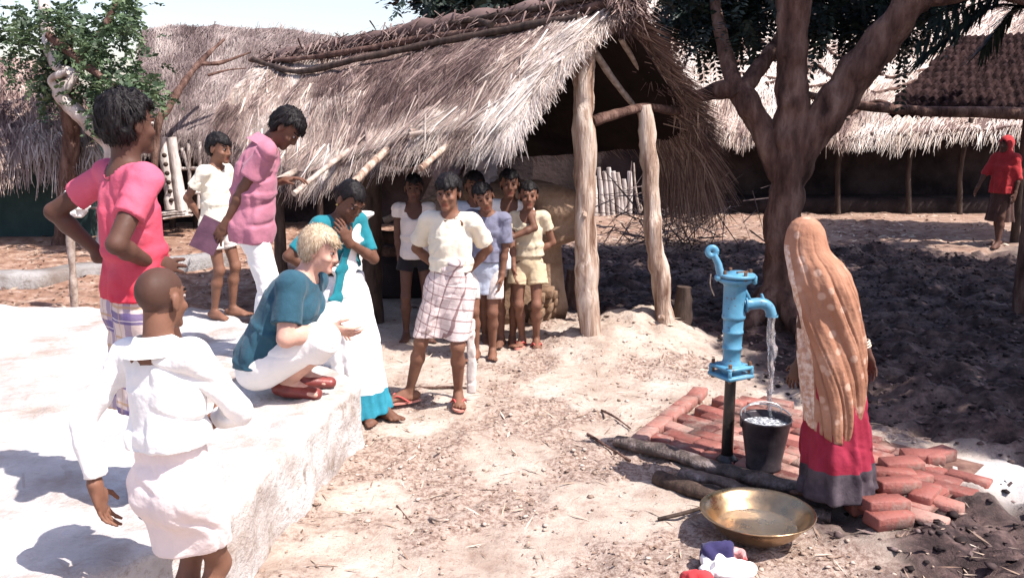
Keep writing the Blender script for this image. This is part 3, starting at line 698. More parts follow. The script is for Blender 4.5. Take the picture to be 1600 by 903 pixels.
# ------------------------------------------------------------------ materials of the setting
STRAW = [(0, (.075, .045, .042)), (.3, (.20, .138, .125)), (.55, (.38, .285, .245)), (.8, (.60, .505, .425)), (1, (.78, .71, .65))]
MTHATCH = mat_tint('straw_thatch', STRAW, .9, 3.0, .55, (.50, .43, .42), .2, bump=.3)
MOLD = mat_tint('old_thatch', [(0, (.06, .042, .04)), (.4, (.16, .12, .115)), (.75, (.29, .235, .22)), (1, (.46, .395, .36))], .95, 2.2, .6, (.45, .4, .4), .15)
MSHADE = mat_tint('shaded_thatch_underside', [(0, (.012, .008, .008)), (.5, (.03, .02, .018)), (1, (.07, .048, .04))], .95, 14, .5, stretch=(1, 1, .3), bump=.6)  # near-black underside: the shade beneath the roofs put into the straw colour
MWOOD = mat2('weathered_post_wood', (.13, .065, .042), (.38, .27, .205), 5, .85, .8, 22, (3, 3, .30), c3=(.62, .52, .44), lo=.33, hi=.62, bd=.025)
MPOLE = mat2('grey_pole_wood', (.22, .16, .13), (.50, .42, .36), 7, .85, .5, 30, (2, 2, 2), bd=.01)
MDARKW = mat2('dark_wood', (.025, .016, .013), (.085, .055, .042), 6, .75, .6, 30, (3, 3, .6), bd=.012)
MBARK = mat2('bark', (.030, .015, .012), (.115, .062, .048), 4, .9, 1.0, 16, (2.2, 2.2, .6), c3=(.23, .145, .115), lo=.3, hi=.7, bd=.035)
MBARKP = mat2('pale_bark', (.30, .24, .21), (.66, .60, .56), 4, .85, .6, 18, (2, 2, .6), bd=.02)
MMUDW = mat2('dark_mud_wall', (.012, .008, .009), (.030, .021, .021), 1.6, .95, .6, 14, c3=(.05, .036, .035), bd=.03)
MGREENW = mat2('dark_green_plaster', (.016, .036, .034), (.035, .062, .058), 1.4, .9, .4, 14, bd=.02)
MCLAY = mat2('tan_clay', (.12, .068, .042), (.22, .14, .09), 3, .92, .7, 18, c3=(.30, .205, .14), bd=.03)
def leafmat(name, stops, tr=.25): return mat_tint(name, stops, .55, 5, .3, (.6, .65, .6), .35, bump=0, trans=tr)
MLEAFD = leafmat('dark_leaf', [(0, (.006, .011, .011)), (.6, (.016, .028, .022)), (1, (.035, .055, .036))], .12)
MLEAFG = leafmat('green_leaf', [(0, (.025, .045, .026)), (.5, (.07, .115, .055)), (1, (.16, .22, .11))], .25)
# ------------------------------------------------------------------ thatch
class Slope:
    """a roof slope between a ridge curve and an eave curve"""
    def __init__(s, ridge, eave, bulge=.05, seed=0, rough=.05, nfreq=1.4):
        s.R = curve(ridge, 60); s.E = curve(eave, 60); s.b = bulge; s.seed = seed; s.rough = rough; s.nf = nfreq
        d = np.cross(s.R[-1]-s.R[0], s.E[0]-s.R[0]); d = d/np.linalg.norm(d); s.n = d if d[2] > 0 else -d
    def at(s, u, v):
        u = np.asarray(u, float); v = np.asarray(v, float); k = np.clip(u, -.15, 1.15)*59; i = np.clip(np.floor(k).astype(int), 0, 58); f = (k-i)[..., None]
        r = s.R[i]*(1-f)+s.R[i+1]*f; e = s.E[i]*(1-f)+s.E[i+1]*f; p = r+(e-r)*v[..., None]
        q = fbm(np.stack([p[..., 0], p[..., 1]*1.0, p[..., 2]*1.2], -1)*s.nf+s.seed*7.7, 4, s.seed)
        return p+s.n*(s.b*np.sin(PI*np.clip(v, 0, 1))+s.rough*q)[..., None]
    def slab(s, mb, thick=.12, nu=90, nv=30, mi=0, tint=.3, u0=0.0, u1=1.0):
        U, V = np.meshgrid(np.linspace(u0, u1, nu), np.linspace(0, 1, nv), indexing='ij'); T = s.at(U, V)
        th = thick*(1-.6*V**3)[..., None]; Bm = T-s.n*th
        tt = np.clip(tint+.25*n2(U*8, V*3, 1, 3, s.seed), 0.01, 1)
        mb.grid(T, mi, tt.ravel()); mb.grid(Bm, 1, np.clip(tt, .01, 1).ravel(), flip=True)
        for A, B2 in ((T[0], Bm[0]), (T[-1], Bm[-1]), (T[:, -1], Bm[:, -1]), (T[:, 0], Bm[:, 0])):
            mb.grid(np.stack([A, B2], 1), mi, np.full(2*len(A), tint))
    def straws(s, mb, n, L=(.25, .5), w=(.007, .013), mi=0, tint=None, u0=0, u1=1, v0=0, v1=1.0, lift=.012, fan=.16, hang=0.0, vpow=.8, skew=0.0):
        u = RNG.uniform(u0, u1, n); v = v0+(v1-v0)*RNG.uniform(0, 1, n)**vpow; p = s.at(u, v); q = s.at(u, v+.04)
        d = q-p; d /= np.linalg.norm(d, axis=1)[:, None]+1e-9; t_ = s.at(u+.01, v)-p; t_ /= np.linalg.norm(t_, axis=1)[:, None]+1e-9
        d = d+t_*(RNG.normal(0, fan, n)+skew)[:, None]+s.n*RNG.normal(.015, .045, n)[:, None]; d /= np.linalg.norm(d, axis=1)[:, None]
        ln = RNG.uniform(*L, n); tt = tint(u, v) if tint is not None else .5
        tt = np.clip(tt+RNG.normal(0, .17, n), .01, 1)
        edge = sstep(.86, 1.0, v)[:, None]
        mb.blades(p-d*ln[:, None]*.35+s.n*(lift*RNG.uniform(.1, 1.3, n))[:, None], d, np.tile(s.n, (n, 1))+RNG.normal(0, .25, (n, 3)), ln, RNG.uniform(*w, n), mi, tint=tt, droop=V3(0, 0, -1)*(.06+hang*edge))
# ------------------------------------------------------------------ the open thatched shelter
hut = empty('thatched_shelter', (.7, 7.5, 0))
tag(hut, 'open shelter with shaggy straw roof on rough timber posts, boys standing at its edge', 'shelter')
RD = [P(978, 4, 7.5), P(830, 28, 8.15), P(640, 56, 8.95), P(480, 88, 9.7), P(420, 100, 10.1)]
EV = [P(798, 188, 7.0), P(690, 206, 7.2), P(560, 240, 7.5), P(470, 268, 7.75), P(405, 246, 8.2), P(330, 196, 8.8)]
EVB = [r+V3(1.08, 1.30, -1.13) for r in RD]; EVB[0] = P(1108, 226, 8.75)
def lk(o, parent):
    "keep world placement of a part built in world coordinates"
    o.parent = parent; o.matrix_parent_inverse = Matrix.Translation(-Vector(parent.location)) if parent.rotation_euler.z == 0 else parent.matrix_basis.inverted()
    return o
def part(mb, name, mats, parent, smooth=True): return lk(mb.build(name, mats, None, smooth), parent)
fs_ = Slope(RD, EV, .08, 3, .05); bs_ = Slope(RD, EVB, .06, 5, .05)
b = MB(); fs_.slab(b, .16, 140, 50, tint=.42)
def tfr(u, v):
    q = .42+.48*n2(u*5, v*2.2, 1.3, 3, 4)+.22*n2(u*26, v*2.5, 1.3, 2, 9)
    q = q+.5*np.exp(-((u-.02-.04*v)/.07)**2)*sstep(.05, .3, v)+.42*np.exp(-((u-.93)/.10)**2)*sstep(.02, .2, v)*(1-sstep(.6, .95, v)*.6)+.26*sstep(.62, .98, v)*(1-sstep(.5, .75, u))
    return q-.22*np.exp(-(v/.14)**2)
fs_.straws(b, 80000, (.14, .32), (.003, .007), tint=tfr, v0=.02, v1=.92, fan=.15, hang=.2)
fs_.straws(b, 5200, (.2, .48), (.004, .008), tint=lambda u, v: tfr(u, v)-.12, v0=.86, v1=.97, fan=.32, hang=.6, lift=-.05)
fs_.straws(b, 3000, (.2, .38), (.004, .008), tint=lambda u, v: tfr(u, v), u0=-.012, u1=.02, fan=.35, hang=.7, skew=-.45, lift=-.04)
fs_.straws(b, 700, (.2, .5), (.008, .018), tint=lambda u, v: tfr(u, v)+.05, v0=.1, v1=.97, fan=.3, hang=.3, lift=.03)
part(b, 'thatch', [MTHATCH, MSHADE], hut)
b = MB(); bs_.slab(b, .14, 100, 30, tint=.16)
bs_.straws(b, 6000, (.25, .5), (.008, .014), tint=lambda u, v: .35+.2*n2(u*8, v*2, 1, 2, 5), fan=.2)
bs_.straws(b, 3200, (.25, .6), (.007, .013), tint=lambda u, v: .3+0*u, u0=-.02, u1=.03, fan=.5, hang=.9, skew=-.3, lift=-.09)
bs_.straws(b, 1500, (.3, .7), (.007, .013), tint=lambda u, v: .38+0*u, u0=0, u1=.2, v0=.9, v1=1.03, fan=.3, hang=1.6, lift=-.05)
part(b, 'thatch', [MTHATCH, MSHADE], hut)
# ridge bundle
b = MB(); rc = curve([r+V3(0, 0, .03) for r in RD], 60); b.tube(rc, np.linspace(.10, .07, 60)*(1+.25*vnoise(rc*3, 4)), 12, 0, rough=.35, tint=.22, seed=2, rs=6)
n = 3200; k = RNG.integers(0, 59, n); p = rc[k]+RNG.normal(0, .05, (n, 3)); dr = nrm(RD[0]-RD[2])
sl = np.where(RNG.random(n)[:, None] < .62, nrm(EV[1]-RD[1]), nrm(EVB[1]-RD[1])); d = sl*.8+dr*RNG.normal(0, .7, n)[:, None]+RNG.normal(0, .15, (n, 3)); d /= np.linalg.norm(d, axis=1)[:, None]
b.blades(p, d, np.tile([0, 0, 1.0], (n, 1))+RNG.normal(0, .2, (n, 3)), RNG.uniform(.12, .3, n), RNG.uniform(.008, .02, n), 0, tint=np.clip(RNG.normal(.25, .14, n), .01, 1), droop=V3(0, 0, -.2))
n = 700; p = RD[0]+RNG.normal(0, .05, (n, 3))+dr*.02; d = RNG.normal(0, .5, (n, 3))+V3(.0, -.25, -.9); d /= np.linalg.norm(d, axis=1)[:, None]
b.blades(p, d, RNG.normal(0, 1, (n, 3)), RNG.uniform(.1, .26, n), RNG.uniform(.008, .018, n), 0, tint=np.clip(RNG.normal(.25, .15, n), .01, 1))
part(b, 'ridge_bundle', MTHATCH, hut)
def pole(name, pts, r0, r1, mat, parent=None, sides=10, rough=.14, n=18, seed=0, flat=None, cap=True, knots=0):
    b = MB(); c = curve(pts, n); r = np.linspace(r0, r1, n)*(1+.08*vnoise(c*4+seed, seed))
    b.tube(c, r, sides, 0, cap, rough, seed=seed, flat=flat)
    for q in range(knots):
        i = RNG.integers(2, n-2); b.tube([c[i], c[i]+nrm(RNG.normal(0, 1, 3))*r[i]*1.5], [r[i]*.55, r[i]*.2], 7, rough=.2)
    return part(b, name, mat, parent) if parent is not None else b.build(name, mat)
z1 = g0(.70, 7.40)
pole('post', [P(926, 553, 7.40)-V3(0, 0, .04), P(916, 420, 7.4), P(914, 300, 7.42), P(912, 180, 7.44), P(914, 130, 7.45), P(908, 52, 7.48)], .092, .083, MWOOD, hut, 20, .2, 46, 1, knots=3)
z2 = g0(1.36, 7.75)
pole('post', [P(1044, 520, 7.75)-V3(0, 0, .04), P(1030, 430, 7.78), P(1018, 330, 7.8), P(1015, 240, 7.83), P(1006, 165, 7.85)], .082, .068, MWOOD, hut, 18, .22, 40, 2, knots=3)
pole('post', [V3(-2.0, 7.95, 0), P(432, 285, 8.0)], .055, .05, MDARKW, hut, 10, .12, 14, 3)
pole('post', [V3(-1.30, 8.35, 0), P(578, 225, 8.4)], .115, .11, MDARKW, hut, 12, .15, 16, 4)
pole('post', [V3(-2.6, 9.6, 0), V3(-2.6, 9.6, 2.0)], .07, .06, MDARKW, hut, 10, .15, 12, 5)
pole('post', [V3(-.6, 10.6, 0), V3(-.62, 10.6, 1.75)], .07, .06, MDARKW, hut, 10, .15, 12, 6)
# beams and rafters
pole('beam', [P(925, 190, 7.5), P(965, 178, 7.65), P(1010, 168, 7.88), P(1060, 175, 8.4)], .045, .035, MBARK, hut, 9, .15, 14, 7)
pole('beam', [P(905, 70, 7.5)+V3(0, 0, -.02), P(760, 75, 8.3), P(560, 105, 9.3)], .05, .045, MDARKW, hut, 9, .15, 14, 8)
pole('beam', [P(822, 205, 7.3), P(700, 232, 7.6), P(578, 238, 8.35), P(432, 272, 8.0)], .04, .04, MDARKW, hut, 9, .15, 14, 9)
for k, (a, c, r) in enumerate([((735, 200, 7.45), (657, 264, 6.85), .026), ((618, 222, 7.5), (551, 287, 6.9), .030), ((560, 225, 7.8), (459, 303, 7.0), .022), ((480, 262, 7.9), (430, 284, 7.6), .028), ((712, 208, 7.6), (640, 205, 7.25), .02), ((790, 190, 7.3), (640, 210, 7.2), .016)]):
    pole('rafter', [P(*a), (P(*a)+P(*c))/2+V3(0, 0, .01), P(*c)], r, r*.95, MWOOD if k in (0, 1) else MPOLE, hut, 9, .1, 10, 10+k)
for k, (a, c, r) in enumerate([((925, 75, 7.7), (990, 165, 8.3), .03), ((970, 60, 7.75), (1030, 150, 8.4), .025), ((985, 30, 7.6), (1092, 205, 8.65), .03), ((890, 80, 8.3), (960, 170, 9.0), .03), ((800, 60, 8.6), (900, 180, 9.4), .03), ((900, 55, 7.6), (800, 180, 7.1), .03)]):
    pole('rafter', [P(*a), (P(*a)+P(*c))/2-V3(0, 0, .02), P(*c)], r, r*.8, MPOLE if k < 2 else MDARKW, hut, 8, .12, 10, 20+k)
# poles lying on the thatch along the ridge
def on(sl, u, v, up=.05): return sl.at(np.array([u]), np.array([v]))[0]+sl.n*up
for k, pts in enumerate([[on(fs_, .02, .06, .08), on(fs_, .22, .10), on(fs_, .45, .09), on(fs_, .62, .13), on(fs_, .8, .10), on(fs_, .98, .08), on(fs_, 1.05, .08, .1)],
                         [on(fs_, .06, .18), on(fs_, .25, .17), on(fs_, .42, .2), on(fs_, .55, .28, .07), on(fs_, .72, .26), on(fs_, .9, .16), on(fs_, 1.0, .13, .1)],
                         [on(fs_, .0, .02, .16), on(fs_, .2, .02, .12), on(fs_, .4, .03, .12)],
                         [on(fs_, .3, .11, .07), on(fs_, .34, .04, .1)]]):
    pole('roof_pole', pts, .034, .022, MDARKW if k else MBARK, hut, 8, .25, 40, 30+k)
# ------------------------------------------------------------------ trees
def leaf_sprays(mb, pos, dirs, n_pair=9, L=.34, ll=.085, lw=.024, tint=None, droop=.5, jit=.3, mi=0):
    pos = np.asarray(pos); N = len(pos); d = np.asarray(dirs)/(np.linalg.norm(dirs, axis=1)[:, None]+1e-9)
    up = np.tile([0, 0, 1.0], (N, 1))+RNG.normal(0, .35, (N, 3)); sd = np.cross(d, up); sd /= np.linalg.norm(sd, axis=1)[:, None]+1e-9; nn = np.cross(sd, d)
    Ls = L*RNG.uniform(.7, 1.25, N); tt = RNG.uniform(.1, .9, N) if tint is None else tint
    for k in range(n_pair):
        f = (k+1)/n_pair
        for q in (-1, 1):
            p = pos+d*(Ls*f)[:, None]-V3(0, 0, 1)*(droop*Ls*f*f)[:, None]
            e = sd*q*.85+d*.5-nn*.15+RNG.normal(0, jit*.5, (N, 3)); e /= np.linalg.norm(e, axis=1)[:, None]
            m = np.cross(e, nn+RNG.normal(0, jit, (N, 3))); m /= np.linalg.norm(m, axis=1)[:, None]+1e-9
            ln = (ll*RNG.uniform(.7, 1.2, N)*(1-.35*abs(f-.45)))[:, None]; w = lw*ln/ll
            V = np.stack([p, p+e*ln*.45+m*w, p+e*ln, p+e*ln*.45-m*w], 1).reshape(-1, 3); i = np.arange(N)[:, None]*4+np.arange(4)
            mb.add(V, i, mi, tint=np.clip(np.repeat(tt+RNG.normal(0, .1, N), 4), .01, 1))
def twigs(mb, base, n, L=(.5, 1.1), r=.012, spread=.8, dirv=(0, 0, -.2)):
    ends = []
    for _ in range(n):
        a = base[RNG.integers(0, len(base))]; d = nrm(RNG.normal(0, spread, 3)+np.asarray(dirv)); l = RNG.uniform(*L)
        m = a+d*l*.5+RNG.normal(0, .05, 3); e = a+d*l+V3(0, 0, -.08*l); mb.tube(curve([a, m, e], 7), np.linspace(r, r*.35, 7), 5, cap=False, tint=0)
        ends += [m, e, (m+e)/2]
    return np.array(ends)
tr = empty('tree', (2.5, 8.5, 0)); tag(tr, 'big shade tree with forked reddish trunk behind the woman at the pump', 'tree')
b = MB(); TB = G(1218, 505); TB = V3(TB[0], TB[1], 0); Y0 = TB[1]
def limb(pts, r, n=26, seed=0, sides=16): c = curve(pts, n); r2 = np.interp(np.linspace(0, 1, n*3), np.linspace(0, 1, len(r)), r)*.93; b.tube(curve(pts, n*3), r2*(1+.07*vnoise(curve(pts, n*3)*7, seed)), sides+8, 0, True, .2, seed=seed, rs=7)
limb([TB-V3(0, 0, .1), P(1222, 430, Y0), P(1226, 330, Y0), P(1236, 230, Y0), P(1238, 120, Y0), P(1238, 0, Y0), P(1236, -150, Y0), P(1260, -420, Y0+.4)], [.25, .19, .165, .165, .145, .15, .13, .09], 40, 1)
limb([P(1232, 300, Y0), P(1268, 215, Y0-.05), P(1318, 145, Y0-.1), P(1375, 68, Y0-.2), P(1425, 0, Y0-.3), P(1560, -190, Y0-.4), P(1750, -330, Y0-.5)], [.12, .15, .165, .17, .16, .13, .08], 36, 2)
limb([P(1222, 285, Y0), P(1197, 215, Y0+.05), P(1168, 160, Y0+.1), P(1145, 138, Y0+.2), P(1085, 152, Y0+.3)], [.10, .115, .115, .10, .06], 26, 3, 12)
limb([P(1155, 150, Y0+.1), P(1136, 95, Y0+.3), P(1120, 20, Y0+.5), P(1100, -120, Y0+.8)], [.09, .08, .06, .03], 18, 4, 10)
limb([P(1160, 140, Y0+.15), P(1202, 85, Y0+.35), P(1226, 40, Y0+.5)], [.09, .07, .05], 14, 5, 10)
for k, (dx, dy) in enumerate([(-.5, -.25), (.45, -.3), (.1, -.55), (-.35, .35), (.5, .3)]):
    limb([TB+V3(0, 0, .35), TB+V3(dx*.5, dy*.5, .12), TB+V3(dx, dy, -.06)], [.15, .11, .05], 10, 6+k, 10)
for k, (a, c) in enumerate([((1236, -150), (1000, -420)), ((1560, -190), (1900, -150)), ((1425, 0), (1700, 40)), ((1100, -120), (950, -180))]):
    limb([P(a[0], a[1], Y0-.3*(k == 2)), P((a[0]+c[0])/2, (a[1]+c[1])/2-30, Y0+(.6, -1, -.4, 1)[k]), P(c[0], c[1], Y0+(1.2, -2, -.6, 1.6)[k])], [.09, .06, .025], 14, 20+k, 8)
trunk = part(b, 'trunk', MBARK, tr)
b = MB(); N = 4600
p = RNG.normal(0, 1, (N*4, 3)); p /= np.linalg.norm(p, axis=1)[:, None]; p *= RNG.uniform(.35, 1, len(p))[:, None]**.5
p = p*V3(4.6, 5.6, 1.5)+V3(6.0, 7.2, 5.9); sx_ = p[:, 0]-SUN[0]/SUN[2]*p[:, 2]; sy_ = p[:, 1]-SUN[1]/SUN[2]*p[:, 2]
xb_ = np.interp(sy_, XB_Y, XB_X)
okm = (sx_ > xb_+.35+.25*fbm(p*.9, 2, 3)) & ((sy_ < 13.2) | (sx_ > 4.6)) & (fbm(p*.95, 3, 8) > .05-.13*(sy_ > 4.8)) & (p[:, 1] > 2.4) & (np.hypot(sx_-2.75, sy_-4.7) > .62+.2*fbm(p, 2, 5)) & ((sy_ > 4.9) | (sx_ > 1.9)|(RNG.random(len(p)) < .35))  # unseen upper crown shaped for its shade: leaves kept by where their shadow lands
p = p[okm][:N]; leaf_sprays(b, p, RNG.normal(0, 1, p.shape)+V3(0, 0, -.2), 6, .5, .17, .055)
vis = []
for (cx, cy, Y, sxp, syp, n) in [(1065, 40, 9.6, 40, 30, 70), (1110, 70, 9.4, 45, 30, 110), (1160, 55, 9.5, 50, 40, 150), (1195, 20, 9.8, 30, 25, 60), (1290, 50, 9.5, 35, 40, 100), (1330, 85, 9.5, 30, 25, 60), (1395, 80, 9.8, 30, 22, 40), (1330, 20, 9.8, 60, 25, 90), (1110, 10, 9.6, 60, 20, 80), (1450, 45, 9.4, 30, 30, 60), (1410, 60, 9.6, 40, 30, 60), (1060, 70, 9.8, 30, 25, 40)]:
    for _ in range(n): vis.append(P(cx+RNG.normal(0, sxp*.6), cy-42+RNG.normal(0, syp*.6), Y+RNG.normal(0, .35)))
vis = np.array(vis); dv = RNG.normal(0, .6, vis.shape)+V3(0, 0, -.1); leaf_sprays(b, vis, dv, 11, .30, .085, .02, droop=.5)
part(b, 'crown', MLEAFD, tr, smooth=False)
# drooping fronds at the right by the tiled roof
fr = empty('palm', (4.6, 8.6, 0)); tag(fr, 'dark palm whose fronds hang over the corner of the tiled roof', 'palm')
b = MB(); pc = P(1640, 20, 8.6); b.tube(curve([V3(pc[0]+.1, 8.6, -.05), V3(pc[0]+.05, 8.6, 1.5), pc], 12), np.linspace(.13, .1, 12), 10, rough=.12); part(b, 'trunk', MBARK, fr)
b = MB()
for (tx, ty) in [(1440, 62), (1450, 80), (1500, 40), (1460, 25), (1540, 70),  (1700, 120), (1780, 60), (1760, -20), (1620, -90), (1540, -60), (1500, -20)]:
    e = P(tx, ty, 8.4+RNG.normal(0, .4)); m = (pc+e)/2+V3(0, 0, .22); c_ = curve([pc, m, e], 16); b.tube(c_, np.linspace(.014, .005, 16), 5, tint=.3)
    d = np.gradient(c_, axis=0); d /= np.linalg.norm(d, axis=1)[:, None]; sd = np.cross(d, V3(0, 0, 1)); sd /= np.linalg.norm(sd, axis=1)[:, None]
    for q in (-1, 1):
        idx = np.repeat(np.arange(2, 16), 3); dd = sd[idx]*q*.8+d[idx]*.9+V3(0, 0, -.35)+RNG.normal(0, .1, (len(idx), 3)); dd /= np.linalg.norm(dd, axis=1)[:, None]
        b.blades(c_[idx]+d[idx]*RNG.uniform(0, .05, len(idx))[:, None], dd, np.tile([0, 0, 1.0], (len(idx), 1)), RNG.uniform(.22, .36, len(idx)), .026, 0, tint=RNG.uniform(.1, .9, len(idx)))
part(b, 'fronds', MLEAFD, fr)
# leafy tree at the left with a pale crooked branch
lt = empty('tree', (-6.3, 13.0, 0)); tag(lt, 'loose green tree at the left with a pale crooked trunk beside the grey hut', 'tree')
b = MB()
limb([V3(-5.6, 12.5, -.1), P(180, 255, 12.5), P(140, 195, 12.4), P(95, 150, 12.3), P(115, 120, 12.3), P(85, 95, 12.5), P(70, 20, 12.8), P(60, -60, 13)], [.13, .12, .12, .10, .07, .09, .09, .05], 34, 1, 12)
limb([P(98, 150, 12.3), P(80, 125, 12.2), P(105, 112, 12.1)], [.06, .05, .045], 10, 5, 8)
part(b, 'trunk', MBARKP, lt)
b = MB(); limb([P(75, 55, 12.4), P(125, 95, 12.3), P(170, 130, 12.2), P(215, 165, 12.2)], [.06, .05, .04, .03], 18, 2, 8)
limb([P(110, 100, 12.6), P(150, 60, 12.7), P(178, 10, 12.8), P(185, -50, 12.9)], [.06, .05, .04, .03], 18, 3, 8); limb([P(150, 110, 12.7), P(152, 70, 12.8), P(170, 30, 12.9)], [.04, .03, .02], 12, 4, 8)
limb([V3(-6.35, 12.9, -.1), P(110, 220, 12.7), P(100, 130, 12.6), P(110, 40, 12.8)], [.14, .12, .1, .06], 16, 6, 10)
part(b, 'limbs', MBARK, lt)
b = MB(); vis = []
for (cx, cy, Y, sxp, syp, n) in [(95, 30, 12.8, 40, 30, 90), (140, 70, 12.6, 35, 35, 80), (180, 40, 12.9, 28, 30, 60), (200, 15, 12.9, 20, 20, 35), (150, 130, 12.6, 40, 30, 90), (200, 150, 12.4, 40, 30, 80), (215, 110, 12.6, 25, 40, 40), (235, 150, 12.3, 18, 20, 35), (90, 80, 12.9, 25, 40, 60), (75, 130, 13, 15, 40, 40), (30, 60, 12.9, 40, 50, 90), (170, 185, 12.2, 40, 18, 50)]:
    for _ in range(int(n*1.2)): vis.append(P(cx+RNG.normal(0, sxp*.55), cy+RNG.normal(0, syp*.55), Y+RNG.normal(0, .4)))
vis = np.array(vis); leaf_sprays(b, vis, RNG.normal(0, .7, vis.shape), 6, .22, .085, .026, jit=.5); part(b, 'crown', MLEAFG, lt, smooth=False)
# trees far behind the shelter
ft = empty('tree', (-1.6, 19, 0)); tag(ft, 'dark feathery tree top rising behind the shelter ridge under the sky', 'tree')
b = MB(); limb([V3(-1.2, 19, -.1), P(760, 120, 19), P(745, 10, 19), P(720, -90, 19)], [.2, .17, .12, .06], 14, 3, 10); part(b, 'trunk', MBARK, ft)
b = MB(); vis = []
for (cx, cy, sxp, syp, n) in [(690, 2, 35, 9, 60), (740, 5, 40, 14, 120), (800, 0, 40, 12, 100), (660, -4, 25, 8, 30), (880, -30, 60, 25, 90), (740, -80, 90, 40, 200), (850, -8, 40, 10, 40)]:
    for _ in range(n): vis.append(P(cx+RNG.normal(0, sxp*.6), cy+RNG.normal(0, syp*.6)-4, 19+RNG.normal(0, .6)))
vis = np.array(vis); leaf_sprays(b, vis, RNG.normal(0, .8, vis.shape)*V3(1, .6, .4)+V3(0, 0, -.1), 8, .5, .18, .05, droop=.3)
part(b, 'crown', MLEAFD, ft, smooth=False)
ft = empty('tree', (6.0, 27, 0)); tag(ft, 'pale green tree seen far off above the shelter gable', 'tree')
b = MB(); limb([V3(5.3, 27, -.1), P(1060, 60, 27), P(1020, 0, 27)], [.22, .18, .1], 10, 3, 10); part(b, 'trunk', MBARK, ft)
b = MB(); vis = np.array([P(1030+RNG.normal(0, 40), 0+RNG.normal(0, 18), 27+RNG.normal(0, .8)) for _ in range(320)]); leaf_sprays(b, vis, RNG.normal(0, .8, vis.shape), 6, .5, .22, .07); part(b, 'crown', MLEAFG, ft, smooth=False)
# ------------------------------------------------------------------ houses behind
def roofed(name, label, loc, slopes, cat='hut', mat=MTHATCH, tintf=None, n=9000, w=(.014, .026), L=(.35, .8), slabtint=.4, pname='roof'):
    r = empty(name, loc); tag(r, label, cat); b = MB()
    for s_ in slopes:
        s_.slab(b, .22, 90, 36, tint=slabtint); s_.straws(b, n, L, w, tint=tintf, fan=.22, hang=.3, lift=.03); s_.straws(b, n//8, L, w, tint=tintf, v0=.95, v1=1.01, fan=.3, hang=1.0, lift=-.06)
    part(b, pname, [mat, MSHADE], r); return r
# long grey roof at the left
rg = [P(222, 56, 17.5), P(300, 47, 17.5), P(420, 50, 17.5), P(530, 60, 17.6), P(640, 78, 17.8), P(760, 85, 18)]
eg = [P(205, 206, 14.2), P(262, 190, 14.4), P(330, 208, 14.4), P(420, 222, 14.5), P(560, 222, 14.8), P(700, 222, 15)]
gs = Slope(rg, eg, .12, 21, .13, .9)
gh = roofed('thatched_house', 'long low house with worn grey thatch behind the two boys at the left', (-4.5, 16, 0), [gs], 'house', MOLD, lambda u, v: .5+.4*n2(u*9, v*3, 1, 3, 6)+.18*sstep(.7, 1, v), 26000, (.006, .013), (.2, .5))
bk = Slope(rg, [r+V3(.2, 3, -1.4) for r in rg], .1, 22, .1, .9); b = MB(); bk.slab(b, .2, 50, 12, tint=.4); part(b, 'roof', [MOLD, MSHADE], gh)
b = MB(); wy = 15.7; b.box((-3.4, wy, .8), (7.5, .2, 1.75)); part(b, 'wall', MMUDW, gh, False)
for k, px in enumerate((268, 305, 345, 420, 500, 570)):
    a = P(px, 335, 14.9); pole('post', [V3(a[0], 14.9, -.05), V3(a[0]+.03, 14.9, 1.62)], .05, .045, MDARKW, gh, 8, .15, 8, 40+k)
# right long sunlit thatch
rr = [P(1010, -25, 22), P(1150, -15, 22), P(1300, -10, 22), P(1450, -15, 22), P(1640, -10, 22), P(1800, -20, 22)]
er = [P(1010, 196, 16.6), P(1090, 196, 16.6), P(1200, 198, 16.6), P(1300, 197, 16.6), P(1420, 198, 16.6), P(1800, 200, 16.6)]
rs_ = Slope(rr, er, .25, 25, .16, 1.1)
rh = roofed('thatched_house', 'long house with bright bleached thatch and a dark shaded wall behind the forked tree', (4.5, 18, 0), [rs_], 'house', MTHATCH, lambda u, v: .86+.5*n2(u*16, v*7, 1, 3, 7), 30000, (.007, .015), (.2, .5))
bk = Slope(rr, [r+V3(0, 4, -2) for r in rr], .1, 26, .1, .9); b = MB(); bk.slab(b, .2, 40, 10, tint=.4); part(b, 'roof', [MTHATCH, MSHADE], rh)
b = MB(); U = np.linspace(0, 1, 60)
for q in range(5): 
    v_ = np.full(60, .55+.09*q)+.02*np.sin(U*23+q); b.tube(rs_.at(U*(.35+.1*q)+.02+.11*q, v_)+rs_.n*.05, .035, 6, rough=.3, seed=q)
part(b, 'roof_poles', MBARK, rh)
b = MB(); b.box((6.2, 18.0, .9), (15, .25, 1.95)); b.box((1.9, 18.3, .7), (1.2, .3, .9)); part(b, 'wall', MMUDW, rh, False)
b = MB(); b.box((6.6, 17.45, .12), (9, .8, .3), bev=.05); part(b, 'plinth', MMUDW, rh)
for k, px in enumerate((1112, 1310, 1420, 1500)):
    a = P(px, 335, 16.9); pole('post', [V3(a[0], 16.9, -.05), V3(a[0]-.05, 16.95, .9), V3(a[0]+.04, 16.9, 1.72)], .055, .045, MDARKW, rh, 8, .2, 10, 50+k)
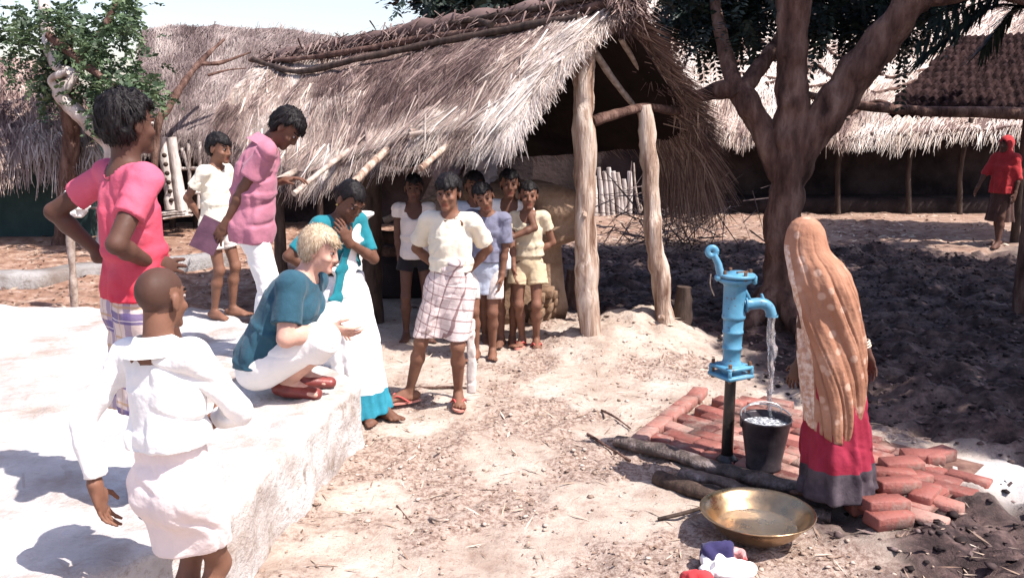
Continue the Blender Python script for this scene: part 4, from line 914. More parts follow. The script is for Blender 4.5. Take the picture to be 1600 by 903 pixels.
# tiled roof house at the right
th_ = empty('tiled_house', (6.5, 13.5, 0)); tag(th_, 'house corner with dark curved clay roof tiles at the right edge', 'house')
MTILE = mat2('dark_clay_tile', (.008, .005, .006), (.026, .015, .015), 7, .95, .5, 30, c3=(.045, .026, .025), bd=.02, spec=.03)
TL0, TL1 = P(1498, 62, 15.2), P(1388, 170, 13.2); TR0, TR1 = P(1800, 40, 14.6), P(1800, 178, 12.9)
U, V = np.meshgrid(np.linspace(0, 1, 260), np.linspace(0, 1, 150), indexing='ij')
S_ = (TL0*(1-U[..., None])+TR0*U[..., None])*(1-V[..., None])+(TL1*(1-U[..., None])+TR1*U[..., None])*V[..., None]
nt = nrm(np.cross(TR0-TL0, TL1-TL0)); nt = nt if nt[2] > 0 else -nt; row = np.floor(V*13); ph = U*27+.5*(row % 2)+.12*vnoise(np.stack([np.floor(U*27), row, 0*U], -1), 3)
S_ = S_+nt*(.055*np.abs(np.sin(PI*ph))+.05*((V*13) % 1)+.03*vnoise(np.stack([U*6, V*6, 0*U], -1), 4))[..., None]
b = MB(); b.grid(S_); b.grid(np.stack([S_[0], S_[0]-nt*.12], 1)); b.grid(S_-nt*.14, flip=True); part(b, 'roof', MTILE, th_)
pole('eave_beam', [P(1262, 148, 12.2), P(1300, 158, 12.4), P(1350, 166, 12.6), P(1440, 174, 12.7), P(1540, 176, 12.7), P(1800, 184, 12.7)], .045, .085, MBARK, th_, 12, .14, 30, 61)
for k, px in enumerate((1590, 1720)):
    a = P(px, 330, 13.3); pole('post', [V3(a[0], 13.3, -.05), V3(a[0], 13.3, 1.95)], .07, .06, MDARKW, th_, 8, .15, 8, 66+k)
# small grey hut at far left
sg = Slope([P(-140, 60, 15.5), P(20, 95, 15.4), P(110, 110, 15.2)], [P(-140, 235, 13), P(60, 232, 13), P(152, 232, 13)], .12, 31, .08)
sh_ = roofed('thatched_hut', 'small hut with dark green plastered wall and ragged straw eave at the left edge', (-7, 14, 0), [sg], 'hut', MTHATCH, lambda u, v: .25+.25*n2(u*6, v*3, 1, 3, 6)+.4*sstep(.72, 1, v), 5000)
b = MB(); a = P(-140, 330, 13.6); c_ = P(140, 330, 13.6); b.box(((a[0]+c_[0])/2, 14.4, .78), (c_[0]-a[0], 1.6, 1.62)); part(b, 'wall', MGREENW, sh_, False)
# ------------------------------------------------------------------ whitewashed platform
F = Field((-6.6, 1.3, -.12), (-.6, 7.8, .5), .03)
poly = np.array([(-1.18, 3.35), (-.885, 5.24), (-2.30, 7.30), (-6.3, 7.45), (-6.3, 1.7), (-2.75, 1.7), (-1.49, 2.96)])
def pl(X, Y, Z):
    d = np.full(np.broadcast(X, Y).shape, -1e3)
    for i in range(len(poly)):
        a, c2 = poly[i], poly[(i+1) % len(poly)]; e = c2-a; nn = np.array([e[1], -e[0]])/np.linalg.norm(e)
        cr = (X-a[0])*nn[0]+(Y-a[1])*nn[1]; d = np.maximum(d, cr)
    x3 = np.broadcast_to(X, d.shape); y3 = np.broadcast_to(Y, d.shape)
    w = .03*n2(x3, y3, 1.3, 3, 5)+.012*n2(x3, y3, 6, 2, 6); top = .38+.012*n2(x3, y3, 1.2, 3, 7); rim = np.exp(-((d+.12)/.10)**2)*.012
    q = np.maximum(d+w-.04*np.clip(.1-Z, 0, .2), Z-(top+rim)); hh = np.maximum(.035-np.abs((d+w)-(Z-top)), 0)/.035
    return q+hh*hh*.035*.25
F.f[:] = pl(F.ax[0][:, None, None], F.ax[1][None, :, None], F.ax[2][None, None, :]); v, f = F.mesh(); v = relax(v, f, 1, .4)
nn = vnormals(v, f); v = v+nn*(.010*fbm(v*7, 3, 4)-.03*np.clip(fbm(v*3.1+4, 3, 9)-.32, 0, .4)*(v[:, 2] < .36))[:, None]
t = NT('worn_whitewash'); a_ = t.noise(1.7, 7, .68); b_ = t.noise(7, 6, .7); geo = t.n('ShaderNodeNewGeometry'); sx = t.n('ShaderNodeSeparateXYZ'); t.l(geo.outputs['Normal'], sx.inputs[0])
c = t.ramp(t.noise(3, 5, .6), [(.3, (.44, .41, .395)), (.65, (.63, .605, .59))])
st_ = t.ramp(a_, [(.47, (0, 0, 0)), (.58, (.55, .55, .55)), (.68, (1, 1, 1))]); c = t.mix(t.math('MULTIPLY', st_, .85), c, (.27, .19, .145))
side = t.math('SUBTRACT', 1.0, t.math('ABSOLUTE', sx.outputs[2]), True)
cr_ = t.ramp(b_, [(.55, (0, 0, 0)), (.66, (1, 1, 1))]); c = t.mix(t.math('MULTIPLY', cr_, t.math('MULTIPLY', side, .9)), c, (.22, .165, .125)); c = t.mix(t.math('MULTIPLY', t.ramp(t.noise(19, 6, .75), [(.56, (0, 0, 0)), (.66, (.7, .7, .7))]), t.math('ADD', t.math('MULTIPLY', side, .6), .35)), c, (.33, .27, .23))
vo = t.voro(2.3, feature='DISTANCE_TO_EDGE'); ck = t.math('LESS_THAN', vo.outputs['Distance'], .012); c = t.mix(t.math('MULTIPLY', ck, t.ramp(t.noise(2.1, 3), [(.5, (0, 0, 0)), (.6, (.4, .4, .4))])), c, (.30, .24, .2))
hb = t.math('ADD', b_, t.math('MULTIPLY', t.noise(40, 5, .7), .5)); MWHITE = t.done(c, .93, t.bump(hb, .8, .035), .2)
b = MB(); b.add(v, f); o = b.build('platform', MWHITE); tag(o, 'low whitewashed masonry platform with chipped sides under the squatting woman', 'platform')
# low white kerb beyond
for k, (pts, lab) in enumerate([([(-30, 452), (60, 446), (150, 432), (240, 428)], 'low whitewashed kerb wall behind the man in the pink shirt'), ([(255, 425), (320, 418), (345, 414)], 'short low white kerb running toward the boy in the white shirt')]):
    c_ = curve([G(x, y) for x, y in pts], 40); b = MB(); d_ = np.gradient(c_, axis=0); d_[:, 2] = 0; d_ /= np.linalg.norm(d_, axis=1)[:, None]; n_ = np.stack([-d_[:, 1], d_[:, 0], 0*d_[:, 0]], 1); wv_ = .03*vnoise(c_*2.5, 3)[:, None]
    ring = [(-.17, -.05), (-.16, .13), (-.13, .16), (.13, .165), (.16, .13), (.17, -.05)]; b.grid(np.stack([c_*V3(1, 1, 0)+n_*(o_+wv_)+V3(0, 0, 1)*(h_+.4*wv_) for o_, h_ in ring], 1))
    for e_ in (0, -1): vv = np.stack([c_[e_]*V3(1, 1, 0)+n_[e_]*(o_+wv_[e_])+V3(0, 0, 1)*(h_+.4*wv_[e_]) for o_, h_ in ring]); b.add(vv, [[0, 1, 2, 3], [0, 3, 4, 5]]); o = b.build('kerb', MWHITE); tag(o, lab, 'kerb')
# litter over the ground
def scatter(n, xr, yr, keep): 
    x = RNG.uniform(*xr, n*3); y = RNG.uniform(*yr, n*3); k = keep(x, y) > RNG.random(n*3); return x[k][:n], y[k][:n]
def bits(name, label_kind, n, xr, yr, keep, mat, size=(.02, .07), el=2.5, up=.006, tintr=(.1, 1)):
    x, y = scatter(n, xr, yr, keep); n = len(x); z = gz(x, y)+up; a = RNG.uniform(0, 2*PI, n); d = np.stack([np.cos(a), np.sin(a), RNG.normal(0, .2, n)], 1); d /= np.linalg.norm(d, axis=1)[:, None]
    L = RNG.uniform(*size, n); nn = np.stack([RNG.normal(0, .35, n), RNG.normal(0, .35, n), np.ones(n)], 1); b = MB()
    sd = np.cross(d, nn); sd /= np.linalg.norm(sd, axis=1)[:, None]; nn = np.cross(sd, d); p = np.stack([x, y, z], 1); w = L/el
    V = np.stack([p-d*L[:, None]*.5, p+sd*w[:, None]*.5+nn*w[:, None]*.18, p+d*L[:, None]*.5+nn*w[:, None]*.25, p-sd*w[:, None]*.5+nn*w[:, None]*.1], 1).reshape(-1, 3)
    b.add(V, np.arange(n)[:, None]*4+np.arange(4), 0, tint=np.repeat(RNG.uniform(*tintr, n), 4)); o = b.build(name, mat, smooth=False); tag(o, kind='stuff'); return o
def clods(name, n, xr, yr, keep, mat, size=(.015, .05)):
    x, y = scatter(n, xr, yr, keep); n = len(x); base = np.array([[1, 0, 0], [-1, 0, 0], [0, 1, 0], [0, -1, 0], [0, 0, 1], [0, 0, -.6], [.7, .7, .5], [-.7, .7, .5], [-.7, -.7, .5], [.7, -.7, .5]], float)
    fc = np.array([[6, 0, 2], [4, 6, 7], [7, 2, 1], [4, 7, 8], [8, 1, 3], [4, 8, 9], [9, 3, 0], [4, 9, 6], [6, 2, 7], [7, 1, 8], [8, 3, 9], [9, 0, 6], [0, 5, 2], [2, 5, 1], [1, 5, 3], [3, 5, 0]])
    r = RNG.uniform(*size, n)*RNG.uniform(.5, 1, n); V = base[None]*(r[:, None, None]*RNG.uniform(.6, 1.3, (n, 10, 3))); V[..., 2] *= .7
    V += np.stack([x, y, gz(x, y)+r*.15], 1)[:, None]; b = MB(); b.add(V.reshape(-1, 3), (np.arange(n)[:, None, None]*10+fc).reshape(-1, 3), 0, tint=np.repeat(RNG.uniform(.05, 1, n), 10)); o = b.build(name, mat); tag(o, kind='stuff')
MLIT = mat_tint('dry_litter', [(0, (.10, .06, .045)), (.4, (.26, .17, .125)), (.75, (.46, .36, .28)), (1, (.66, .57, .48))], .9, 20, .2)
MCLOD = mat_tint('mud_clods', [(0, (.012, .009, .009)), (.5, (.045, .03, .03)), (.85, (.12, .085, .08)), (1, (.22, .16, .15))], .8, 20, .3)
MDCL = mat_tint('dry_clods', [(0, (.18, .115, .085)), (.5, (.40, .31, .25)), (1, (.58, .49, .42))], .95, 20, .3)
notplat = lambda x, y: 1-sstep(-.1, .1, -(x+.75-.0*y)*1.0)*(y < 7.4)
bits('dry_leaf_litter', '', 2600, (-1.3, 2.2), (3.0, 7.4), lambda x, y: (.10+.9*masks(x, y)[2])*(1-masks(x, y)[0]*.8)*(x > -1.1+.2*(y > 5)), MLIT, (.008, .028), 2.0, tintr=(.05, .7))
bits('straw_litter', '', 650, (-1.0, 2.4), (3.0, 8.2), lambda x, y: .5+0*x, MLIT, (.05, .16), 14, tintr=(.3, 1))
bits('brown_leaf_litter', '', 3500, (-7, 3), (7.6, 14.5), lambda x, y: .2+.8*masks(x, y)[1], MLIT, (.03, .10), 2.4, tintr=(.0, .8))
clods('dry_clods', 1100, (-1.0, 2.4), (3.0, 8.5), lambda x, y: (.25+.75*masks(x, y)[2])*(1-masks(x, y)[0]), MDCL, (.005, .020))
clods('mud_clods', 6500, (.0, 6.5), (3.2, 13.2), lambda x, y: masks(x, y)[0], MCLOD, (.008, .034))
bits('mud_litter', '', 1800, (.3, 6.5), (3.2, 13), lambda x, y: masks(x, y)[0], MCLOD, (.03, .12), 3, tintr=(.5, 1))
bits('path_litter', '', 1600, (.0, 8), (13, 17), lambda x, y: .6+0*x, MLIT, (.04, .14), 3)
# ------------------------------------------------------------------ hand pump
MBLUE = None
t = NT('blue_paint'); f1 = t.noise(9, 5, .6); c = t.ramp(f1, [(.3, (.06, .205, .33)), (.6, (.095, .285, .42)), (.8, (.13, .34, .47))]); chp = t.ramp(t.noise(34, 6, .7), [(.60, (0, 0, 0)), (.65, (1, 1, 1))])
c = t.mix(chp, c, (.10, .075, .065)); c = t.mix(t.ramp(t.noise(5, 4), [(.55, (0, 0, 0)), (.8, (.4, .4, .4))]), c, (.30, .36, .38)); MBLUE = t.done(c, .42, t.bump(t.noise(45, 4), .25, .004), .45)
MIRON = mat2('wet_black_iron', (.008, .007, .008), (.03, .022, .02), 14, .4, .4, 40, spec=.5)
MRUST = mat2('rusty_bolt', (.10, .05, .03), (.22, .12, .07), 30, .7, .3)
pb = P(1135, 728, 4.94); PX, PY = pb[0], 4.94
def pz(y, Y=PY): return P(1135, y, Y)[2]
pump = empty('hand_pump', (PX, PY, 0)); tag(pump, 'pale blue cast iron hand pump on a black pipe with water running from its spout', 'hand pump')
def pw(y): return y
zt, zb = pz(440), pz(590)
b = MB(); b.lathe([(.0, -.02), (.033, -.02), (.032, .25), (.030, pz(585))], (PX, PY, 0), 20); b.lathe([(.06, .0), (.065, .03), (.035, .06)], (PX, PY, 0), 16); part(b, 'pipe', MIRON, pump)
b = MB(); z0 = pz(588)
b.box((PX, PY, z0+.012), (.185, .185, .022), rotz(.5), bev=.006); b.box((PX, PY, z0+.06), (.175, .175, .020), rotz(.5), bev=.006)
b.lathe([(.055, .02), (.058, .035), (.06, .05), (.075, .062), (.06, .072)], (PX, PY, z0), 24)
for q in range(4): a = .5+PI/4+q*PI/2; b.box((PX+.11*math.cos(a), PY+.11*math.sin(a), z0+.035), (.02, .02, .05), rotz(a), bev=.004)
part(b, 'base_flange', MBLUE, pump)
for q in range(4):
    b = MB(); a = .5+PI/4+q*PI/2; b.lathe([(0, .0), (.010, 0), (.010, .105), (0, .105)], (PX+.098*math.cos(a), PY+.098*math.sin(a), z0-.012), 6); part(b, 'bolt', MRUST, pump, False)
b = MB(); z1_ = pz(566); z2_ = pz(497); dz = z2_-z1_
b.lathe([(.058, -.012), (.050, .01), (.047, .02), (.050, dz*.30), (.054, dz*.31), (.054, dz*.36), (.0505, dz*.37), (.053, dz*.66), (.057, dz*.67), (.057, dz*.72), (.0535, dz*.73), (.055, dz)], (PX, PY, z1_), 36); part(b, 'lower_barrel', MBLUE, pump)
b = MB(); z3 = pz(438); dz = z3-z2_; b.lathe([(.02, -.006), (.058, -.006), (.064, .004), (.064, .016), (.061, .022), (.061, dz-.03), (.066, dz-.02), (.088, dz-.008), (.090, dz+.004), (.086, dz+.012), (.0, dz+.012)], (PX, PY, z2_), 40); part(b, 'cylinder', MBLUE, pump)
b = MB(); zl = z3+.018; b.lathe([(.0, 0), (.094, 0), (.097, .004), (.097, .013), (.092, .018), (.05, .021), (.045, .03), (.0, .032)], (PX+.012, PY, zl), 36)
b.box((PX+.10, PY-.02, zl-.012), (.022, .03, .05), bev=.006); b.box((PX-.085, PY, zl-.005), (.05, .05, .03), bev=.006)
part(b, 'top_plate', MBLUE, pump)
for q in range(4): b = MB(); a = .3+q*PI/2; b.lathe([(0, .03), (.009, .03), (.009, 0), (.007, -.03)], (PX+.012+.078*math.cos(a), PY+.078*math.sin(a), zl+.008), 6); part(b, 'bolt', MRUST, pump, False)
b = MB(); b.box((PX+.03, PY-.03, zl+.032), (.07, .012, .008), rotz(.3)); part(b, 'pin', MRUST, pump, False)
b = MB(); c_ = curve([V3(PX-.078, PY, zl+.005), V3(PX-.092, PY, zl+.05), P(1122, 412, PY), P(1115, 398, PY)], 12); b.tube(c_, np.linspace(.030, .024, 12), 10, flat=.75)
rc_ = P(1112.5, 393.5, PY); a = np.linspace(0, 2*PI, 25); b.tube(np.stack([rc_[0]+.022*np.cos(a), np.full(25, PY), rc_[2]+.022*np.sin(a)], 1), .0115, 10, cap=False, flat=1.5); part(b, 'lever_bracket', MBLUE, pump)
b = MB(); sy = PY-.015; c_ = curve([V3(PX+.05, sy, P(0, 475, PY)[2]), P(1175, 475, sy), P(1190, 474, sy), P(1201, 480, sy), P(1206, 493, sy)], 20); b.tube(c_, np.interp(np.linspace(0, 1, 20), [0, .25, .7, 1], [.036, .031, .030, .028]), 18, cap=False); b.tube([c_[-1]+V3(0, 0, .006), c_[-1]-V3(0, 0, .006)], .034, 18, cap=False)
b.tube([P(1192, 468, sy), P(1190, 459, sy)], [.012, .006], 8); b.box((PX+.062, PY-.02, P(0, 459, PY)[2]), (.02, .02, .08), roty(-.5), bev=.004); b.tube(c_[:2]+V3(.008, 0, 0), .044, 18); part(b, 'spout', MBLUE, pump)
b = MB(); b.tube(curve([P(1111, 428, PY), P(1110, 445, PY), P(1116, 462, PY)], 8), .004, 6, rough=.3); part(b, 'cord', mat2('rope', (.3, .22, .16), (.5, .4, .3), 30, .9), pump)
# ------------------------------------------------------------------ falling water
t = NT('water'); t.b.inputs['Transmission Weight'].default_value = .93; t.b.inputs['IOR'].default_value = 1.33; MWATER = t.done((.93, .95, 1.0), .05, t.bump(t.noise(70, 4, .6, stretch=(1, 1, .35)), .8, .01), .5)
t = NT('foamy_water'); MFOAM = t.done(t.ramp(t.noise(45, 5, .7), [(.42, (.10, .11, .13)), (.6, (.75, .78, .82))]), .12, t.bump(t.noise(50, 4, .6), .9, .02), .6)
b = MB(); tip = c_[-1]; wb = P(1203, 652, PY-.03); n = 40; s_ = np.linspace(0, 1, n)[:, None]; path = tip+(wb-tip)*s_+np.stack([.006*vnoise(np.stack([s_[:, 0]*9, 0*s_[:, 0], 0*s_[:, 0]], -1), 2)+.010*s_[:, 0]**.5*0, .004*vnoise(np.stack([s_[:, 0]*9, 0*s_[:, 0]+4, 0*s_[:, 0]], -1), 3), 0*s_[:, 0]], 1)
b.tube(path, (.016*(1-s_[:, 0])**.8+.0085)*(1+.28*vnoise(path*V3(5, 5, 22), 5)), 12, rough=.35, rs=25)
b.tube(path+np.stack([.014-.010*s_[:, 0], 0*s_[:, 0], 0*s_[:, 0]], 1), .006*(1+.5*vnoise(path*V3(5, 5, 30)+3, 5)), 8, rough=.4, rs=25)
b.tube(path[:22]-np.stack([.012+.0*s_[:22, 0], 0*s_[:22, 0], 0*s_[:22, 0]], 1), np.linspace(.010, .002, 22), 8, rough=.4, rs=25)
for q_ in range(46):
    s__ = RNG.uniform(.05, 1.12); pq = tip+(wb-tip)*min(s__, 1)+RNG.normal(0, .012+.012*s__, 3)*V3(1, 1, .4); rr_ = RNG.uniform(.002, .005); b.lathe([(0, -rr_*1.8), (rr_, -rr_*.4), (rr_*.8, rr_*.6), (0, rr_*2.4)], pq, 7)
o = b.build('water_stream', MWATER); tag(o, 'clear stream of water falling from the pump spout into the dark bucket', 'water')
# ------------------------------------------------------------------ bucket
t = NT('dark_bucket_metal'); c = t.ramp(t.noise(8, 5, .65), [(.35, (.022, .018, .024)), (.6, (.055, .045, .052)), (.75, (.14, .12, .125))]); MBUCK = t.done(c, .45, t.bump(t.noise(30, 4), .3, .006), .5, Metallic=.35)
bc = P(1193, 722, 4.80); BX, BY = bc[0], 4.80; z0b = .035
bk_ = empty('bucket', (BX, BY, z0b)); tag(bk_, 'dark metal bucket filling with water under the blue pump spout', 'bucket')
b = MB(); Hb = .285; b.lathe([(0, 0), (.088, 0), (.094, .004), (.096, .02), (.093, .03), (.133, Hb-.01), (.139, Hb), (.136, Hb+.006), (.129, Hb-.006), (.092, .035), (0, .03)], (BX, BY, z0b), 44); part(b, 'shell', MBUCK, bk_)
b = MB(); b.lathe([(0, Hb-.035), (.05, Hb-.03), (.09, Hb-.036), (.124, Hb-.034)], (BX, BY, z0b), 40); part(b, 'water_surface', MFOAM, bk_)
b = MB(); a = np.linspace(0, PI, 22); hr_ = np.stack([BX-.135*np.cos(a), BY+.135*np.sin(a)*.94+.0, z0b+Hb+.012+.028*np.sin(a)], 1); b.tube(hr_, .0048, 8); a2 = a; b.tube(np.stack([BX-.10*np.cos(a), BY+.06+.02*np.sin(a), z0b+Hb+.012+.055*np.sin(a)**.6], 1), .004, 8); part(b, 'handle', mat2('bright_wire', (.35, .33, .33), (.6, .58, .57), 20, .35, 0, Metallic=.8), bk_)
for q in (-1, 1): b = MB(); b.box((BX+q*.134, BY, z0b+Hb-.02), (.008, .03, .05), bev=.002); part(b, 'ear', MBUCK, bk_)
# ------------------------------------------------------------------ brick apron
def brickmat(name, wet=0.0):
    t = NT(name); tt = t.attr('tint'); c = t.ramp(tt, [(0, (.13, .038, .032)), (.4, (.25, .078, .062)), (.75, (.33, .125, .10)), (1, (.42, .24, .20))]); n_ = t.noise(14, 6, .7)
    c = t.mix(t.ramp(n_, [(.52, (0, 0, 0)), (.70, (.8, .8, .8))]), c, (.15, .06, .045)); c = t.mix(t.ramp(t.noise(5, 6, .7), [(.56, (0, 0, 0)), (.72, (.7, .7, .7))]), c, (.50, .41, .36))
    c = t.mix(t.ramp(t.noise(3.2, 7, .72), [(.5, (0, 0, 0)), (.64, (.75, .75, .75))]), c, (.30, .225, .185)); c = t.mix(t.ramp(t.noise(2.3, 5, .6), [(.52, (0, 0, 0)), (.68, (.7, .7, .7))]), c, (.05, .022, .018))
    return t.done(c, t.ramp(t.noise(3, 4, .6), [(.4, (.35, .35, .35)), (.6, (.9, .9, .9))]), t.bump(t.noise(40, 6, .7), .7, .012), .35)
MBRICK = brickmat('red_brick')
ap = empty('brick_apron', (1.6, 5.2, 0)); tag(ap, 'red brick paving on the ground round the pump under the bucket and the woman', 'paving')
A0, A1, A3 = np.array([.86, 5.22]), np.array([1.86, 4.28]), np.array([1.36, 6.08]); e1 = (A1-A0)/np.linalg.norm(A1-A0); L1 = np.linalg.norm(A1-A0)+.05; e2 = (A3-A0)/np.linalg.norm(A3-A0); e2 = e2-e1*0; L2 = 1.12
ang1 = math.atan2(e1[1], e1[0]); ang2 = math.atan2(e2[1], e2[0])
b = MB(); mort = MB(); bl, bw = .225, .108
ny_ = int(L2/bw)+1; nx_ = int(L1/bl)+2
for r in range(ny_):
    for c0 in range(nx_+1):
        s_ = (c0+.5*(r % 2))*bl; q = (r+.5)*bw
        if s_ > L1+.2 or RNG.random() < .02: continue
        pcn = A0+e1*(s_-.05)+np.array([-e1[1], e1[0]])*q
        if pcn[0]+.55*(pcn[1]-5.2) > 2.2: continue
        if pcn[1] > 6.0+RNG.normal(0, .04): continue
        R_ = rotz(ang1+RNG.normal(0, .02))@rotx(RNG.normal(0, .014))@roty(RNG.normal(0, .012)); b.box((pcn[0], pcn[1], .015+RNG.normal(0, .004)+.018*n2(pcn[0], pcn[1], 2)), (bl-.007, bw-.006, .06), R_, bev=.008, tint=np.clip(RNG.normal(.5, .3), .02, 1), jit=.003)
for q in range(5):
    pcn = A0+e2*(.08+.235*q)+np.array([-.10, .02]); b.box((pcn[0], pcn[1], .025), (.22, .105, .06), rotz(ang2+RNG.normal(0, .03))@rotx(RNG.normal(0, .03)), bev=.008, tint=np.clip(RNG.normal(.8, .15), .02, 1), jit=.0015)
part(b, 'bricks', MBRICK, ap)
b = MB(); cq = [A0-e1*.05, A0+e1*(L1+.12), A0+e1*(L1+.1)+np.array([-e1[1], e1[0]])*.98, A0+np.array([-e1[1], e1[0]])*.95]; b.add([[*c_2, .017] for c_2 in cq], [[0, 1, 2, 3]]); b.add([[*c_2, -.05] for c_2 in cq], [[0, 1, 2, 3]]); part(b, 'mud_joints', mat2('brick_dust_joint', (.10, .05, .04), (.24, .14, .11), 9, .95, .6, 40), ap, False)
# loose bricks at the right end
bp = MB(); bp.box((0, 0, .036), (.225, .11, .07), bev=.008, tint=.5, jit=.002); bm = bp.build('brick', MBRICK); br_i = [0]
def brick(loc, rz, rx=0, ry=0, label='', group=None):
    o = bm if br_i[0] == 0 else bm.copy()
    if br_i[0]: COL.objects.link(o)
    br_i[0] += 1; o.location = tuple(loc); o.rotation_euler = (rx, ry, rz)
    for k in ('group',):
        if k in o: del o[k]
    tag(o, label, 'brick', group)
    return o
def bg_(px, py, z=.0): p = G(px, py, z+.03); return V3(p[0], p[1], z+max(0, g0(p[0], p[1])))
brick(bg_(1388, 815, .0), .35, .05, .04, 'single red brick lying nearest the brass bowl at the broken paving corner')
brick(bg_(1382, 790, .055), .2, -.1, .05, 'red brick resting on top of the brick at the paving corner')
LOOSE = [(1445, 775, .9, 0), (1422, 752, .3, .0), (1440, 718, -.1, .0), (1408, 728, .1, .02), (1400, 770, .15, .0), (1462, 716, .4, 0), (1395, 745, -.2, 0), (1360, 790, .05, .0)]
for (x, y, a, z) in LOOSE: brick(bg_(x, y, z), a, RNG.normal(0, .07), RNG.normal(0, .07), 'red brick lying loose among others at the broken right end of the paving', 'loose bricks at the right end of the paving')
# bricks stacked in the shelter
for r in range(4):
    for c0 in range(3-(r > 2)):
        p = P(838+14*c0+3*(r % 2), 505, 8.0); o = brick((p[0]+.0*r, 8.0+.14*c0-.03*r, g0(p[0], 8.0)+.01+.072*r), 1.35+RNG.normal(0, .1), 0, 0, 'brown brick in the small stack by the clay bin inside the shelter', 'bricks stacked in the shelter'); o.material_slots[0].link = 'OBJECT'; o.material_slots[0].material = MCLAY
# ------------------------------------------------------------------ logs and sticks near the pump
def log(name, pts, r0, r1, mat, label, cat='log', flat=None, rough=.25, sides=12, n=26, seed=0):
    b = MB(); c = curve(pts, n); b.tube(c, np.linspace(r0, r1, n)*(1+.12*vnoise(c*5+seed, 3)), sides, rough=rough, seed=seed, flat=flat); o = b.build(name, mat); return tag(o, label, cat)
def gp(px, py, z): p = G(px, py, z); p[2] = z+g0(p[0], p[1]); return p
MWETW = mat2('wet_dark_wood', (.018, .013, .012), (.10, .07, .06), 5, .38, .8, 26, (3, 3, 1), c3=(.26, .21, .20), lo=.32, hi=.72, spec=.5, bd=.02)
log('plank', [gp(963, 690, .03), gp(1050, 708, .04), gp(1130, 727, .045), gp(1225, 752, .04), gp(1275, 768, .03)], .055, .06, MWETW, 'long wet dark timber lying along the front edge of the brick paving', 'timber', .7)
log('log', [gp(1028, 746, .03), gp(1085, 766, .04), gp(1150, 785, .045), gp(1240, 806, .03)], .05, .04, MDARKW, 'dark split log lying nearer the brass bowl than the wet timber', flat=.8, seed=3, rough=.35)
log('log', [gp(1065, 745, .03), gp(1130, 760, .04), gp(1200, 775, .04), gp(1300, 795, .03)], .045, .05, MWETW, 'dark wet log between the long timber and the split log', flat=.8, seed=5, rough=.35)
log('stick', [gp(1028, 813, .012), gp(1070, 803, .03), gp(1110, 789, .02)], .010, .007, MDARKW, 'thin dark stick lying across bare ground left of the brass bowl', 'stick')
log('stick', [gp(918, 675, .01), gp(945, 695, .02), gp(985, 715, .01)], .010, .007, MBARK, 'bent brown stick on the ground left of the long wet timber', 'stick')
log('stick', [gp(940, 640, .01), gp(962, 652, .015), gp(985, 668, .01)], .008, .005, MBARK, 'short brown stick on the ground beyond the bent stick', 'stick')
log('stick', [gp(620, 790, .008), gp(632, 800, .012), gp(642, 811, .008)], .006, .004, MBARK, 'small twig on pale ground near the platform side', 'stick')
log('stick', [gp(672, 806, .008), gp(684, 814, .02), gp(700, 810, .008)], .009, .006, MPOLE, 'small curled pale stick on the ground right of the small twig', 'stick')
log('stick', [gp(648, 603, .008), gp(700, 606, .012), gp(733, 605, .01)], .010, .008, MBARK, 'straight stick on the ground behind the feet of the boy in the checked wrap', 'stick')
# ------------------------------------------------------------------ brass bowl
t = NT('brass'); c = t.ramp(t.noise(6, 5, .6), [(.3, (.36, .24, .14)), (.6, (.55, .39, .23)), (.8, (.64, .50, .34))]); MBRASS = t.done(c, t.ramp(t.noise(11, 5, .65), [(.3, (.22, .22, .22)), (.7, (.42, .42, .42))]), t.bump(t.noise(14, 4, .5), .18, .01), .5, Metallic=1.0)
t = NT('still_water'); t.b.inputs['Transmission Weight'].default_value = .95; t.b.inputs['IOR'].default_value = 1.33; MSTILL = t.done((.95, .93, .88), .03, t.bump(t.noise(9, 3, .5), .12, .01), .6)
bo = G(1196, 848, .06); OX, OY = bo[0], 4.02; zo = g0(OX, OY)+.008
bowl = empty('bowl', (OX, OY, zo)); tag(bowl, 'wide brass bowl holding a little water on the ground in front of the pump', 'bowl')
b = MB(); b.lathe([(0, .0), (.10, .002), (.14, .012), (.19, .05), (.225, .095), (.243, .118), (.262, .128), (.264, .133), (.258, .135), (.236, .122), (.215, .095), (.18, .05), (.13, .018), (.09, .009), (0, .008)], (OX, OY, zo), 64); part(b, 'basin', MBRASS, bowl)
b = MB(); a = np.linspace(0, 2*PI, 48, endpoint=False); b.add(np.vstack([np.stack([OX+.183*np.cos(a), OY+.183*np.sin(a), np.full(48, zo+.056)], 1), [[OX, OY, zo+.056]]]), [[i, (i+1) % 48, 48] for i in range(48)]); part(b, 'water', MSTILL, bowl)
# ------------------------------------------------------------------ washing on the ground
def clothlump(name, mat, label, c, r, seed, h=.012, cat='cloth'):
    F = Field(np.array(c)-V3(*r)*1.7-.05, np.array(c)+V3(*r)*1.7+.05, h); F.ell(c, r, rotz(seed), .02)
    v, f = F.mesh(); n_ = vnormals(v, f); d = fbm(v*13+seed, 3, seed); v = v+n_*(.045*d-.03*np.abs(fbm(v*9+seed*3, 2, seed+4)))[:, None]; v[:, 2] = np.maximum(v[:, 2], g0(c[0], c[1])-.01)
    b = MB(); b.add(v, f); o = b.build(name, mat); tag(o, label, cat)
MRED = cloth('red_cloth', (.52, .045, .05)); MWHC = cloth('white_cloth', (.80, .77, .75), .05); MNAVY = cloth('navy_cloth', (.035, .03, .09))
def cp(px, py, z, Y): p = P(px, py, Y); return V3(p[0], p[1], z)
clothlump('washing', MWHC, 'crumpled white cloth in the heap of washing in front of the brass bowl', cp(1130, 900, .055, 3.62), (.10, .085, .05), 3)
clothlump('washing', MRED, 'crumpled red cloth lying at the front of the heap of washing', cp(1098, 905, .05, 3.50), (.085, .07, .05), 5)
clothlump('washing', MNAVY, 'crumpled navy blue cloth at the top of the heap of washing', cp(1118, 880, .09, 3.72), (.07, .045, .04), 6)
